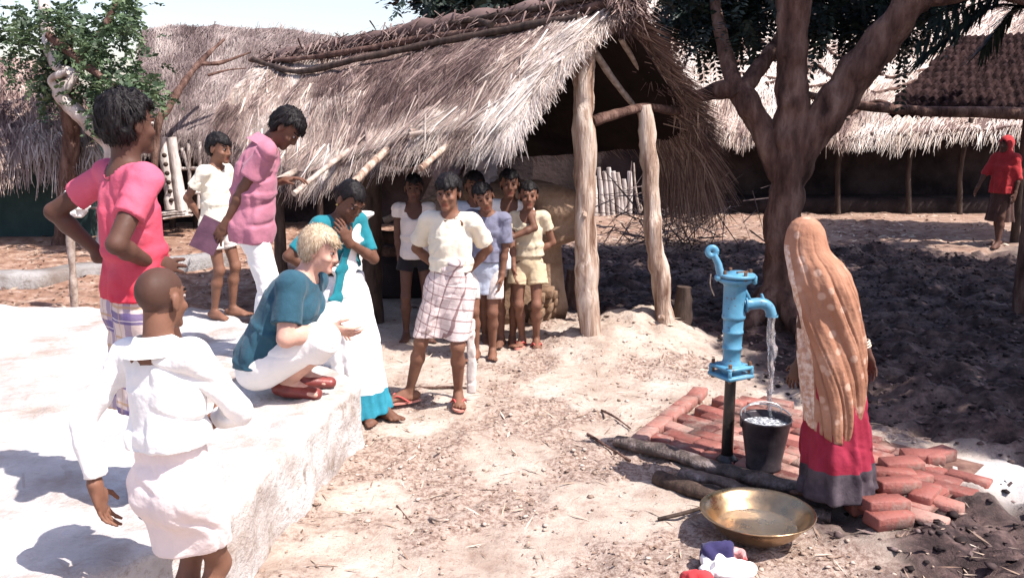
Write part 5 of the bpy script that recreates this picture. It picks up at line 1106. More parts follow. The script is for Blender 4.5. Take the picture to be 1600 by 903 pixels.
clothlump('washing', cloth('red_white_cloth', (.55, .06, .06), .3, c2=(.75, .6, .58)), 'red and white cloth tucked at the right of the heap of washing', cp(1152, 890, .06, 3.72), (.05, .06, .055), 8)
# ------------------------------------------------------------------ clay bin and things in the shelter
cb = P(800, 470, 8.45); CX = cb[0]; CY = 8.45
bin_ = empty('grain_bin', (CX, CY, 0)); tag(bin_, 'tan clay grain bin with stepped mouldings behind the group of boys', 'grain bin')
b = MB(); prof = [(0, 0), (.44, 0), (.46, .12), (.43, .30), (.40, .62), (.41, .70), (.52, .74), (.54, .80), (.50, .86), (.51, .92), (.56, .97), (.57, 1.04), (.52, 1.09), (.54, 1.14), (.50, 1.20), (.30, 1.24), (0, 1.25)]
b.lathe(prof, (0, 0, .05), 48); v_ = b.v[0]; th_2 = np.arctan2(v_[:, 1], v_[:, 0]); kk_ = 1/np.maximum(np.abs(np.cos(th_2)), np.abs(np.sin(th_2)))**.75; v_ = (v_*np.stack([kk_*.95, kk_*.9, 1+0*kk_], 1))@rotz(.35).T+V3(CX, CY, 0); b.v[0] = v_+fbm(v_*5, 3, 3)[:, None]*.02; part(b, 'body', MCLAY, bin_)
clothlump('sack', cloth('grey_sack', (.30, .26, .27), .25), 'bulging grey sack standing on the clay bin under the roof', (P(752, 265, 8.3)[0], 8.3, 1.46), (.16, .13, .22), 4, .016, 'sack')
clothlump('sack', cloth('purple_grey_sack', (.22, .17, .19), .25), 'darker slumped sack beside the grey sack on the clay bin', (P(700, 262, 8.35)[0], 8.35, 1.44), (.15, .12, .18), 9, .016, 'sack')
for k, (px, lab) in enumerate([(796, 'small pale cup on the clay bin edge beneath the roof'), (814, 'small white pot on the clay bin edge, right of the cup')]):
    p = P(px, 262, 8.3); b = MB(); b.lathe([(0, 0), (.03, 0), (.042, .03), (.04, .06), (.026, .085), (.03, .10), (.024, .10), (.02, .08), (.033, .05), (0, .01)], (p[0], 8.3, 1.20), 18); tag(b.build('pot', MWHC if k else MCLAY), lab, 'pot')
# mud shelf / rubble wall at the back of the shelter
b = MB(); b.box((-1.0, 9.6, .30), (1.4, .35, .62), bev=.06, jit=.01); o = b.build('mud_bench', MMUDW); tag(o, 'low dark mud bench deep in the shelter behind the boy in the vest', 'bench')
for k, (px0, py0, px1, py1, Y, r, lab) in enumerate([(590, 372, 640, 368, 8.6, .06, 'dark rail between the posts behind the boy in the vest'), (596, 392, 650, 396, 8.9, .05, 'pinkish log lowest of the rails behind the boy in the vest'), (600, 345, 700, 300, 9.0, .035, 'slanting pole leaning behind the boy in the vest')]):
    log('pole', [P(px0, py0, Y), (P(px0, py0, Y)+P(px1, py1, Y))/2, P(px1, py1, Y+.1)], r, r*.9, (MDARKW, MBARK, MPOLE)[k], lab, 'pole')
# firewood and stick fence behind the shelter
for k in range(9):
    y0 = 352-7*(k//2); x0 = 842+9*(k % 2)+RNG.uniform(-3, 3); p0 = P(x0, y0, 14.2+.2*(k % 2)); p1 = P(x0+62+RNG.uniform(-12, 10), y0-8+RNG.uniform(-6, 6), 14.0+.3*(k % 3))
    log('log', [p0, (p0+p1)/2, p1], .06, .05, MBARKP, 'pale log in the pile of firewood beside the front post', 'log').__setitem__('group', 'firewood logs in a pile')
sf = [(935, 262, 942, 335), (944, 268, 950, 335), (951, 262, 957, 334), (958, 268, 968, 333), (965, 270, 972, 333), (975, 280, 976, 332), (984, 268, 983, 333), (929, 275, 930, 335)]
fe = empty('stick_fence', (P(955, 335, 14.8)[0], 14.8, 0)); tag(fe, 'pale upright sticks of a rough fence seen between the two front posts', 'fence')
for k, (x0, y0, x1, y1) in enumerate(sf): pole('stick', [P(x1, y1+2, 14.8), P((x0+x1)/2+1, (y0+y1)/2, 14.8), P(x0, y0, 14.8)], .045, .035, MBARKP, fe, 8, .2, 8, k)
for k, (x0, y0, x1, y1) in enumerate([(990, 255, 1000, 335), (1003, 290, 1012, 330), (1000, 318, 996, 336)]): log('stick', [P(x1, y1, 14.3), P(x0+3, (y0+y1)/2, 14.3), P(x0, y0, 14.3)], .022, .012, MPOLE, ('tall thin pale stick leaning right of the stick fence', 'short forked stick next to the thin leaning stick', 'stub of pale stick on the ground under the thin leaning stick')[k], 'stick')
# brushwood heap by the second post
b = MB(); n = 380; p = np.stack([RNG.normal(P(1045, 300, 13)[0], .42, n), RNG.normal(13, .35, n), np.abs(RNG.normal(.35, .28, n))], 1); d = RNG.normal(0, 1, (n, 3)); d /= np.linalg.norm(d, axis=1)[:, None]; b.blades(p, d, RNG.normal(0, 1, (n, 3)), RNG.uniform(.3, .8, n), RNG.uniform(.01, .025, n), 0, tint=RNG.uniform(.05, .6, n)); tag(b.build('brushwood', MOLD), 'tangled brown brushwood heap behind the second post', 'brushwood', kind='stuff')
# stumps
for px, py, Y, hh_, r, lab, m in [(1064, 507, 8.05, .34, .075, 'dark sawn stump right of the second post', MDARKW), (893, 466, 9.3, .36, .07, 'grey stump left of the big front post', MBARK)]:
    p = P(px, py, Y); z = g0(p[0], Y); b = MB(); c_ = curve([V3(p[0], Y, z-.05), V3(p[0]+.01, Y, z+hh_*.5), V3(p[0]+.02, Y, z+hh_)], 10); b.tube(c_, np.linspace(r*1.15, r*.95, 10), 14, rough=.2, rs=8); tag(b.build('stump', m), lab, 'stump')
# dead branches leaning on the grey roof, notched trunk and rack at the left
db = empty('dead_branch', (-4.6, 13.6, 0)); tag(db, 'bare forked dead branch leaning up against the grey thatch', 'branch')
b = MB(); limb([V3(P(230, 340, 13.4)[0], 13.4, -.05), P(246, 205, 13.4), P(262, 172, 13.5), P(288, 128, 13.8), P(318, 92, 14.2), P(350, 62, 14.6)], [.06, .065, .06, .055, .045, .02], 26, 1, 10); part(b, 'stem', MBARK, db)
b = MB(); limb([P(312, 100, 14.1), P(345, 98, 14.4), P(392, 82, 14.7)], [.035, .03, .012], 14, 2, 8); limb([P(325, 118, 14.2), P(355, 110, 14.4), P(385, 107, 14.6)], [.02, .016, .008], 12, 3, 8); part(b, 'fork', MBARK, db)
nl = empty('notched_trunk', (P(262, 330, 14.0)[0], 14.0, 0)); tag(nl, 'pale notched trunk with dark holes leaning under the grey eave', 'ladder')
for k, (x0, y0, x1, y1) in enumerate([(254, 215, 268, 328), (268, 215, 285, 330)]):
    pole('trunk', [P(x1, y1, 14.0), P((x0+x1)/2, (y0+y1)/2, 14.05), P(x0, y0, 14.1)], .085, .07, MBARKP, nl, 10, .15, 14, k)
for q in range(6):
    b = MB(); p = P(257+2.2*q, 243+14*q, 13.93); b.lathe([(0, -.012), (.036, -.012), (.032, .012), (0, .006)], (0, 0, 0), 12); b.v[-1] = b.v[-1]@rotx(-PI/2).T+p; part(b, 'hole', MDARKW, nl)

rk = empty('pole_rack', (P(310, 335, 14.4)[0], 14.4, 0)); tag(rk, 'rough rack of pale upright and level poles under the grey eave', 'rack')
for k, (x0, y0, x1, y1) in enumerate([(294, 225, 296, 330), (312, 222, 310, 326), (278, 264, 316, 263), (283, 232, 294, 262), (290, 300, 320, 302)]): pole('rail', [P(x0, y0, 14.3), P((x0+x1)/2+1, (y0+y1)/2, 14.3), P(x1, y1, 14.3)], .03, .028, MBARKP, rk, 8, .15, 8, k)
for k in range(6): 
    a = P(250+RNG.uniform(-6, 8), 341-4*(k % 3), 14.0+.25*(k % 2)); c2 = P(300+RNG.uniform(-14, 16), 336-3*(k % 3), 14.0+.3*(k % 2)); log('board', [a, (a+c2)/2+V3(0, 0, .01), c2], .075, .07, MBARKP, 'flat pale board in the low pile under the notched trunk', 'board', .3).__setitem__('group', 'boards piled under the notched trunk')
log('pole', [P(100, 322, 13.4), P(180, 326, 13.4), P(245, 318, 13.4)], .02, .02, MPOLE, 'thin pale pole across the front of the green walled hut', 'pole')
# white cloth on a post behind the man in pink
wp = P(112, 345, 8.8); o = empty('drying_post', (wp[0], 8.8, 0)); b = MB(); b.tube(curve([V3(wp[0]-.05, 8.8, -.05), P(110, 370, 8.8), P(112, 318, 8.8)], 12), .035, 9, rough=.3); part(b, 'pole', MPOLE, o); tag(o, 'short post behind the left elbow of the man in pink', 'post')
clothlump('cloth', MWHC, 'white cloth bundle hung on a post behind the elbow of the man in pink', P(116, 318, 8.8), (.11, .09, .13), 11)
# ------------------------------------------------------------------ people: materials
def skinmat(name, c, lo=.75, red=.1):
    t = NT(name); a = tuple(x*lo for x in c); n_ = t.noise(9, 4, .6); col = t.ramp(n_, [(.35, a), (.65, c)]); col = t.mix(t.ramp(t.noise(60, 3), [(.5, (0, 0, 0)), (.8, (.3, .3, .3))]), col, tuple(x*.6 for x in c))
    return t.done(col, t.ramp(t.noise(14, 4), [(.3, (.5, .5, .5)), (.7, (.72, .72, .72))]), t.bump(t.noise(70, 4), .25, .003), .28, Subsurface_Weight=.06, Subsurface_Scale=.02)
def skinset(name, c): return [skinmat(name, c), skinmat(name+'_lips', (c[0]*.9, c[1]*.62, c[2]*.62)), MHAIRK, skinmat(name+'_scalp', (c[0]*.42, c[1]*.42, c[2]*.46))]
MHAIRK = mat_tint('black_hair', [(0, (.003, .0025, .003)), (.6, (.007, .005, .006)), (1, (.018, .013, .014))], .6, 40, .2, spec=.22, bump=.2)
MHAIRB = mat_tint('blond_hair', [(0, (.22, .14, .085)), (.45, (.46, .34, .22)), (1, (.74, .62, .47))], .5, 40, .3, spec=.4, bump=.2)
MEYEW = mat2('eye_white', (.34, .29, .27), (.42, .38, .35), 30, .35, 0); MIRIS = mat2('dark_iris', (.008, .005, .004), (.02, .012, .009), 60, .15, 0)
EYES = [MEYEW, MIRIS]
DK1 = skinset('dark_skin', (.150, .068, .043)); DK2 = skinset('brown_skin', (.205, .097, .062)); DK3 = skinset('deep_skin', (.105, .048, .033)); FAIR = skinset('fair_skin', (.62, .36, .28)); FAIR[2] = MHAIRB
MPINK = None
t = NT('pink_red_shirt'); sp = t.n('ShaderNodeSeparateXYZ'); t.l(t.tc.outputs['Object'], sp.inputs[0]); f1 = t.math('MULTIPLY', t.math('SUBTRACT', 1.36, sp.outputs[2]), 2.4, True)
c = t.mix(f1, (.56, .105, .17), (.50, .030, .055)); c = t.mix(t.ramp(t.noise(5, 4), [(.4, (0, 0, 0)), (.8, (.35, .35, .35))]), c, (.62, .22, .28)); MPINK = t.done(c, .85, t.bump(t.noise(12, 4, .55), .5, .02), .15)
MMAUVE = cloth('mauve_shirt', (.39, .15, .205), .14); MTEAL = cloth('dark_teal_shirt', (.024, .074, .108), .25); MTEALB = cloth('teal_blouse', (.016, .17, .21), .2)
MCREAM = cloth('cream_cotton', (.72, .66, .54), .08); MWHT = cloth('white_cotton', (.78, .76, .74), .05); MWHTD = cloth('greyed_white_cotton', (.60, .54, .51), .12); MPINKW = cloth('pinkish_white_cotton', (.72, .62, .60), .08)
MBLK = cloth('black_cloth', (.015, .013, .016), .3); MBLUEG = cloth('grey_blue_cotton', (.17, .17, .235), .2); MPALEB = cloth('pale_blue_cloth', (.42, .46, .55), .12); MKHAKI = cloth('khaki_cloth', (.50, .40, .265), .12); MOLIVE = cloth('greyish_cream_cloth', (.55, .46, .33), .12)
MREDS = cloth('crimson_skirt', (.36, .022, .055), .25); MBOOK = mat2('purple_book_cover', (.055, .022, .04), (.10, .045, .07), 12, .5, .2, 30)
MSHOE = mat2('oxblood_leather', (.13, .022, .02), (.24, .05, .04), 14, .4, .2, 40, spec=.5); MFLIP = mat2('pink_rubber', (.46, .17, .14), (.60, .28, .22), 14, .7, .2, 40); MFLIPR = mat2('red_strap', (.45, .06, .06), (.55, .12, .1), 14, .6, 0)
def stripes(t, x, period, width, off=0.0):
    m = t.math('FRACT', t.math('ADD', t.math('DIVIDE', x, period), off+50.0)); return t.math('LESS_THAN', m, width)
def plaid(name, base, lines, rough=.88, skew=0.0):
    """lines: (axis 0 round/1 height, period, width, offset, colour, strength)"""
    t = NT(name); sp = t.n('ShaderNodeSeparateXYZ'); t.l(t.attr('wrap', True), sp.inputs[0]); x, z = sp.outputs[0], sp.outputs[1]
    wob = t.math('MULTIPLY', t.math('SUBTRACT', t.noise(6, 3), .5), .03); x = t.math('ADD', t.math('ADD', x, wob), t.math('MULTIPLY', z, skew)); z = t.math('ADD', z, t.math('ADD', wob, t.math('MULTIPLY', sp.outputs[0], -skew)))
    c = t.ramp(t.noise(7, 4), [(.3, tuple(v*.85 for v in base)), (.7, base)])
    for (ax, per, wd, of, col, st) in lines: c = t.mix(t.math('MULTIPLY', stripes(t, z if ax else x, per, wd, of), st), c, col)
    nb = t.bump(t.noise(55, 3), .3, .004); return t.done(c, rough, t.bump(t.noise(11, 4, .55), .5, .02, nb), .15)
MCHECK = plaid('checked_wrap_cloth', (.66, .56, .54), [(0, .075, .10, 0, (.16, .07, .075), .75), (1, .072, .10, .2, (.16, .07, .075), .75), (0, .075, .04, .5, (.35, .2, .2), .5), (1, .072, .04, .7, (.35, .2, .2), .5)], skew=.25)
MPLAID = plaid('purple_plaid_cloth', (.66, .54, .50), [(1, .13, .36, .1, (.10, .07, .22), .8), (0, .11, .30, .2, (.13, .09, .25), .55), (1, .13, .08, .62, (.48, .30, .16), .7), (0, .11, .07, .7, (.5, .33, .2), .6), (1, .13, .03, .0, (.75, .68, .65), .8)], skew=.05)
class Pl:
    """a person's place: converts picture measurements at their depth into their own frame"""
    def __init__(s, x, y, z, face):
        s.o = V3(x, y, z); s.rz = math.atan2(face[1], face[0])-PI/2; s.R = rotz(s.rz)
    def __call__(s, px, py, dy=0.0): return s.R.T@(P(px, py, s.o[1]+dy)-s.o)
    def d(s, x, y, z=0.0): return s.R.T@V3(x, y, z)
PEOPLE = []
def who(h, label, cat='person', group=None): tag(h.root, label, cat, group); PEOPLE.append(h)

# 1 man in pink, hands on hips
q = Pl(-1.455, 3.58, .385, (.66, .75)); H = Human(1.66, .96, hh=.222, lw=1.05)
H.pose(pel=(0, -.01, .865), up=(0, -.04, 1), hip=.0, chest=-.05, hL=q(160, 400, .16), hR=q(236, 412, -.08), eL=q.d(-1, -.05, -.1), eR=q.d(-.25, -1, -.55), fL=(-.10, .02, 0), fR=(.10, -.03, 0), kL=(-.1, 1, 0), hf=q.d(.56, .83, -.05), hu=(0, .05, 1))
H.body('person', DK3, q.o, q.rz, hands={'L': dict(n=(1, .1, .2), curl=.5, d=(.55, .75, -.1)), 'R': dict(n=q.d(-.3, .8, -.2), d=q.d(.6, .65, -.25), curl=.4, spread=.12)})
H.eyes(EYES+[DK3[0]]); H.hair(MHAIRK, .024, .058, .004, -.085, strands=2200, slen=.04, rough=.010, h=.006)
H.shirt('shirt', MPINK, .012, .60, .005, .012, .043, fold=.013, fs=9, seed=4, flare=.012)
H.skirt('wrap_cloth', MPLAID, .025, .42, c=(0, 0, 0), rt=(.138, .105), rb=(.175, .15), nf=7, fa=(.01, .05), fold=.008, hip=.004, belt=False)
who(H, 'man in pink red shirt and purple plaid wrap standing with hands on hips')

# 2 shaved-head boy in the foreground
q = Pl(-1.16, 2.95, .0, (.30, .95)); H = Human(1.52, .93, hh=.206, lw=.98, sx=.088)
H.pose(pel=q(285, 745)*V3(1, 0, 1)+V3(0, -.02, 0), up=q.d(-.10, .0, 1)+V3(0, .06, 0), hip=-.25, chest=-.05, hL=q(150, 762, -.06), hR=q(335, 655, .16), eL=q.d(-1, -.2, 0), eR=q.d(1, -.5, -.2), fL=q.d(-.03, .05), fR=q.d(.03, -.03), hf=q.d(.34, .93, -.10), hu=(0, 0, 1), shr=.0)
H.body('person', DK2, q.o, q.rz, shaved=True, hands={'L': dict(d=(.1, .15, -1), n=(.9, .3, 0), curl=.42), 'R': dict(d=q.d(.3, .9, .1), n=(-1, 0, 0), curl=.6)})
H.eyes(EYES+[DK2[0]])
H.shirt('shirt', MWHT, .015, .9, .085, .018, .035, h=.0075, fold=.021, fs=8, seed=7, longs=.84, flare=.012)
H.skirt('wrap_cloth', MPINKW, .085, .505, c=q(284, 860)*V3(1, 1, 0), rt=(.118, .092), rb=(.086, .095), nf=5, fa=(.0, .03), hip=.018, power=1.3, fold=.013, fs=9, bulge=.08, legs=True)
H.collar(MWHT)
who(H, 'boy with shaved head in loose white shirt and white wrap, his back turned')

# 3 boy in white shirt far on the platform
q = Pl(-2.22, 6.95, .385, (.92, -.38)); H = Human(1.37, .95, hh=.203)
H.pose(hL=None, hR=q(316, 345, -.05), hf=q.d(.9, -.3, -.18), eR=q.d(-.6, -.2, 0), fL=(-.08, .03, 0), fR=(.07, -.02, 0), up=(0, .03, 1))
H.body('person', DK2, q.o, q.rz, h=.006); H.eyes(EYES+[DK2[0]]); H.hair(MHAIRK, .018, .035, .005, -.07, strands=900)
H.shirt('shirt', MCREAM, .012, .60, -.02, .014, .043, seed=9, fold=.009); H.pants('shorts', MWHTD, .012, .55, seed=3, flare=.016, top=-.01)
who(H, 'boy in white shirt and pale shorts far back on the platform, facing right')

# 4 young man in mauve, head bowed, book behind his back
q = Pl(-1.62, 5.8, .385, (.96, .28)); H = Human(1.66, 1.02, hh=.222)
H.pose(pel=q(393, 392)*V3(1, 0, 0)+V3(0, -.02, .875), up=q.d(.10, 0, 1), bend=.30, hR=q(352, 352, -.10), hL=q(440, 283, .10), eR=q.d(-1, -.45, -.1), eL=q.d(-.2, .6, -1), fL=(-.09, .0, 0), fR=(.09, -.02, 0), hf=q.d(.62, -.02, -.78), hu=q.d(.85, 0, .5), chest=.12)
H.body('person', DK1, q.o, q.rz, hands={'R': dict(d=q.d(-.55, .0, -.8), n=q.d(.2, .95, 0), curl=.45), 'L': dict(d=q.d(1, 0, .2), n=(0, 0, -1), curl=.5)}); H.eyes(EYES+[DK1[0]]); H.hair(MHAIRK, .022, .045, .0, -.075, strands=1500, slen=.045, rough=.008)
H.shirt('shirt', MMAUVE, .015, .70, -.07, .018, .036, fold=.019, fs=8, seed=11, flare=.018); H.pants('trousers', MWHT, .012, shin=.95, seed=5, fold=.010, fs=8, top=-.055)
b = MB(); cen = q(325, 368, .03); b.box((0, 0, 0), (.155, .21, .004), bev=0); b.box((0, 0, .022), (.155, .21, .004)); b.box((-.076, 0, .011), (.004, .21, .022))
bk = b.build('book', MBOOK, None, False); bw_ = P(326, 368, 5.72); bk.location = tuple(bw_); bk.rotation_euler = (math.radians(78), math.radians(28), math.radians(12)); tag(bk, 'purple covered book held behind the back of the young man in mauve', 'book')
b = MB(); b.box((.001, 0, .011), (.148, .202, .017)); b.build('pages', MWHTD, bk, False)
H.collar(MMAUVE)
who(H, 'young man in mauve shirt and white trousers with bowed head, one arm behind his back')

# 5 squatting woman
q = Pl(-1.28, 4.99, .385, (.985, -.17)); H = Human(1.70, 1.36, hh=.226, female=True, lw=1.0)
H.pose(pel=q(420, 560), up=nrm(q(470, 425)-q(416, 562)), bend=.10, fL=q(470, 611, .14)*V3(1, 1, 0)+V3(0, 0, .02), fR=q(450, 626, -.02)*V3(1, 1, 0)+V3(0, 0, .02), kL=q.d(1, .1, .3), kR=q.d(1, -.15, .3), hL=q(505, 508, .12), hR=q(515, 512, -.12), eL=q.d(0, 0, -1), eR=q.d(-.1, -.5, -1), hf=q.d(.93, -.06, -.30), hu=q.d(.3, 0, .95), chest=-.06, toeL=q.d(1, .12), toeR=q.d(.97, -.2))
H.body('person', FAIR, q.o, q.rz, hands={'L': dict(d=q.d(.9, -.1, -.2), n=(0, 0, -1), curl=.4), 'R': dict(d=q.d(.95, 0, -.25), n=q.d(.1, .8, .6), curl=.35)}); H.eyes(EYES+[FAIR[0]]); H.hair(MHAIRB, .022, .052, .006, -.07, strands=6500, slen=.042, rough=.003, ear=False, sw=.0026)
H.shirt('shirt', MTEAL, .015, .74, -.02, .016, .044, fold=.010, fs=8, seed=13, flare=.016, hemtilt=(0, .5)); H.pants('trousers', MWHT, .014, shin=.30, seed=6, fold=.008, fs=8, flare=.014, top=None)
F = Field(H.bounds(.2)[0]-V3(.1, .1, .05), H.bounds(.2)[1], .006)
for sd in (0, 1):
    an = (H.anL, H.anR)[sd]; f_ = (H.toeL, H.toeR)[sd]; g_ = V3(an[0], an[1], .0); l_ = np.cross(f_, V3(0, 0, 1))
    F.cone(g_-f_*.05+V3(0, 0, .05), g_+f_*.01+V3(0, 0, .055), .043, .044, .02); F.cone(g_+V3(0, 0, .045), g_+f_*.17+V3(0, 0, .028), .046, .034, .02, wide=l_, ws=1.3)
    F.cone(g_-f_*.01+V3(0, 0, .125), g_+f_*.03+V3(0, 0, .115), .042, .034, .008, 'sub')
F.plane((0, 0, 0.004), (0, 0, -1)); H.fin(F, 'shoe', MSHOE, 0)
who(H, 'blond woman in dark teal shirt and white trousers squatting on the platform edge')

# 6 Indian woman in white and teal sari
q = Pl(-.90, 5.72, .0, (.62, -.78)); H = Human(1.57, .98, hh=.222, female=True)
H.pose(pel=q(532, 440)*V3(1, 1, 0)+V3(0, 0, .83), up=q.d(-.03, 0, 1), hR=q(500, 425, -.10), hL=q(545, 378, -.15), eR=q.d(-.45, -.2, -1), eL=q.d(.35, -.5, -1), bend=.18, hf=q.d(.56, -.50, -.66), hu=q.d(.45, -.35, .8), chest=.1, fL=(-.06, .02, 0), fR=(.07, .02, 0))
H.body('person', DK1, q.o, q.rz, hands={'L': dict(d=q.d(-.3, -.3, .8), n=q.d(-.6, .7, .1), curl=.5), 'R': dict(d=q.d(.5, -.4, .2), n=q.d(0, .8, .2), curl=.4)}); H.eyes(EYES+[DK1[0]]); H.hair(MHAIRK, .010, .055, .015, -.085, bun=((0, -.10, -.03), (.045, .04, .045)), strands=500, rough=.003)
H.shirt('blouse', MTEALB, .008, .82, .10, .008, .040, fold=.005, seed=15, flare=.003)
t = NT('white_sari_teal_border'); sp = t.n('ShaderNodeSeparateXYZ'); t.l(t.attr('wrap', True), sp.inputs[0]); lo_m = t.math('LESS_THAN', sp.outputs[1], .20)
c = t.ramp(t.noise(6, 4), [(.3, (.70, .69, .70)), (.7, (.79, .78, .78))]); c = t.mix(lo_m, c, (.03, .22, .30)); MSARI = t.done(c, .85, t.bump(t.noise(14, 4), .4, .02), .15)
c_ = q(565, 660)*V3(1, 1, 0)
H.skirt('sari', MSARI, .08, .035, c=c_, rt=(.145, .125), rb=(.20, .18), nf=11, fa=(.01, .05), fold=.008, fs=8, power=.7, legs=True)
F = Field(H.bounds(.2)[0]-.1, H.bounds(.2)[1]+.05, .008)
def strip(pts, r, wd, ws): 
    for a, b2 in zip(pts[:-1], pts[1:]): F.cone(a, b2, r, r, .03, wide=nrm(wd), ws=ws)
strip([H.shL+V3(0, 0, .03)-H.cr*.01, H.chp+H.cf*.115-H.cr*.03, H.mid+H.cf*.115+H.cr*.03, H.pel+H.cf*.12+H.cr*.06], .02, H.cr, 4.2); strip([H.shL+V3(0, 0, .03), H.shL-H.cf*.10-V3(0, 0, .1), H.shL-H.cf*.12+V3(0, 0, -.55)], .018, H.cr, 5)
H.fin(F, 'sari_drape', MWHT, .010, 9, 17)
F = Field(H.bounds(.2)[0]-.1, H.bounds(.2)[1]+.05, .008); strip([H.chp+H.cf*.13+H.cr*.02+V3(0, 0, -.02), H.mid+H.cf*.135+H.cr*.07, H.pel+H.cf*.14+H.cr*.13, H.pel+H.cf*.15+H.cr*.13+V3(0, 0, -.16)], .014, H.cr, 2.8); H.fin(F, 'sari_border', MTEALB, .008, 12, 18)
b = MB(); 
for sg_ in (-1, 1): b.lathe([(0, -.008), (.007, -.004), (.008, 0), (.006, .005), (0, .007)], H.hp(sg_*.082, -.002, -.04), 10)
b.build('earring', mat2('gold', (.5, .36, .12), (.6, .45, .2), 30, .3, 0, Metallic=.9), H.root)
who(H, 'woman in teal blouse and white sari with teal hem standing behind the squatting woman')

# 7 boy in white shirt and checked wrap
q = Pl(-.52, 5.97, .02, (-.16, -.98)); H = Human(1.53, .98, hh=.210)
H.pose(pel=q(704, 425)*V3(1, 0, 0)+V3(0, 0, .80), hR=q(690, 425, .12), hL=q(728, 428, .12), eR=q.d(-1, .5, -.2), eL=q.d(1, .5, -.2), fR=q(640, 622, .02)*V3(1, 1, 0)+V3(0, 0, .014), fL=q(716, 632, -.02)*V3(1, 1, 0)+V3(0, 0, .014), hf=q.d(-.28, -.95, -.10), toeR=q.d(-.95, -.35), toeL=q.d(.12, -1), up=q.d(.02, 0, 1))
H.body('person', DK2, q.o, q.rz, h=.005); H.eyes(EYES+[DK2[0]]); H.hair(MHAIRK, .021, .030, .01, -.06, strands=1200, slen=.035)
H.shirt('shirt', MCREAM, .013, .74, .07, .010, .041, seed=19, fold=.014, fs=10, flare=.020, h=.0065)
def hem7(v, n): v = v.copy(); return v
H.skirt('checked_wrap', MCHECK, .10, .47, c=q(702, 510)*V3(1, 1, 0), rt=(.118, .098), rb=(.150, .12), nf=6, fa=(.0, .05), fold=.009, fs=10, legs=True, hip=.018)
F = Field(H.bounds(.2)[0]-.05, H.bounds(.2)[1]+.05, .007); w_ = q.R.T@V3(1, 0, 0); kn = q(712, 412, -.12)
F.ell(kn, (.035, .03, .03), None, .03); F.cone(kn, q(722, 500, -.12), .016, .02, .03, wide=w_, ws=2.6); F.cone(kn, q(668, 515, -.10), .016, .022, .03, wide=nrm(w_+V3(0, 0, .5)), ws=2.6); H.fin(F, 'wrap_fold', MCHECK, .010, 12, 21)
H.flipflops(MFLIP, MFLIPR, .014)
F = Field(q(737, 610, .1)-.12, q(737, 500, .1)+.12, .007); F.cone(q(735, 500, .10), q(737, 612, .10), .012, .014, .01, wide=w_, ws=2.3, flat=False); H.fin(F, 'cloth_tail', MWHTD, .008, 12, 3)
who(H, 'boy in cream shirt and checked wrap with hands behind his back')

# 8 boy in vest and black shorts, in the roof's shade
q = Pl(-.82, 7.75, .0, (.12, -.98)); H = Human(1.39, .97, hh=.206)
H.pose(hR=q(626, 432, -.02), hL=q(682, 415, .08), eR=q.d(-1, .3, 0), fR=(.09, 0, 0), fL=(-.10, .02, 0), hf=q.d(.1, -.99, -.06))
H.body('person', DK3, q.o, q.rz, h=.006); H.eyes(EYES+[DK3[0]]); H.hair(MHAIRK, .016, .045, .005, -.06, strands=700)
H.shirt('vest', MWHTD, .009, .30, -.02, .010, .045, seed=23, scoop=.085, flare=.008); H.pants('shorts', MBLK, .010, .36, seed=7, flare=.012, top=-.0)
who(H, 'boy in scoop necked vest and black shorts standing in the shade of the roof')

# 9 boy whose face shows behind the boy in the checked wrap
q = Pl(-.31, 7.62, .0, (.02, -1)); H = Human(1.42, .98, hh=.210)
H.pose(hf=q.d(.12, -.98, -.02), fR=(.08, 0, 0), fL=(-.08, 0, 0)); H.body('person', DK1, q.o, q.rz, h=.006); H.eyes(EYES+[DK1[0]]); H.hair(MHAIRK, .018, .045, .005, -.06, strands=700)
H.shirt('shirt', MPALEB, .010, .6, -.02, .010, .041, seed=25); H.pants('shorts', MPALEB, .012, .5, seed=8, top=0)
who(H, 'boy in pale blue shirt peering out from behind the boy in checked wrap')

# 10 boy in grey-blue shirt leaning his head
q = Pl(-.21, 7.15, .01, (-.15, -.98)); H = Human(1.38, 1.0, hh=.210)
H.pose(pel=(0, 0, .73), up=q.d(.06, -.06, 1), hR=q(758, 425, .05), hL=q(784, 435, -.08), eL=q.d(1, .2, 0), eR=q.d(-1, .3, 0), fR=(.07, .05, 0), fL=(-.05, -.03, 0), hf=q.d(.10, -.93, -.22), hu=q.d(-.32, .1, .95))
H.body('person', DK2, q.o, q.rz, h=.0055); H.eyes(EYES+[DK2[0]]); H.hair(MHAIRK, .014, .05, .0, -.06, strands=900)
H.shirt('shirt', MBLUEG, .012, .80, .04, .012, .041, seed=27, fold=.011, flare=.012); H.skirt('waist_cloth', MPALEB, .05, .52, rt=(.105, .082), rb=(.115, .09), nf=6, fa=(0, .04)); H.pants('shorts', MWHTD, .010, .70, seed=9, top=0)
who(H, 'boy in grey blue shirt tilting his head, pale cloth round his waist')

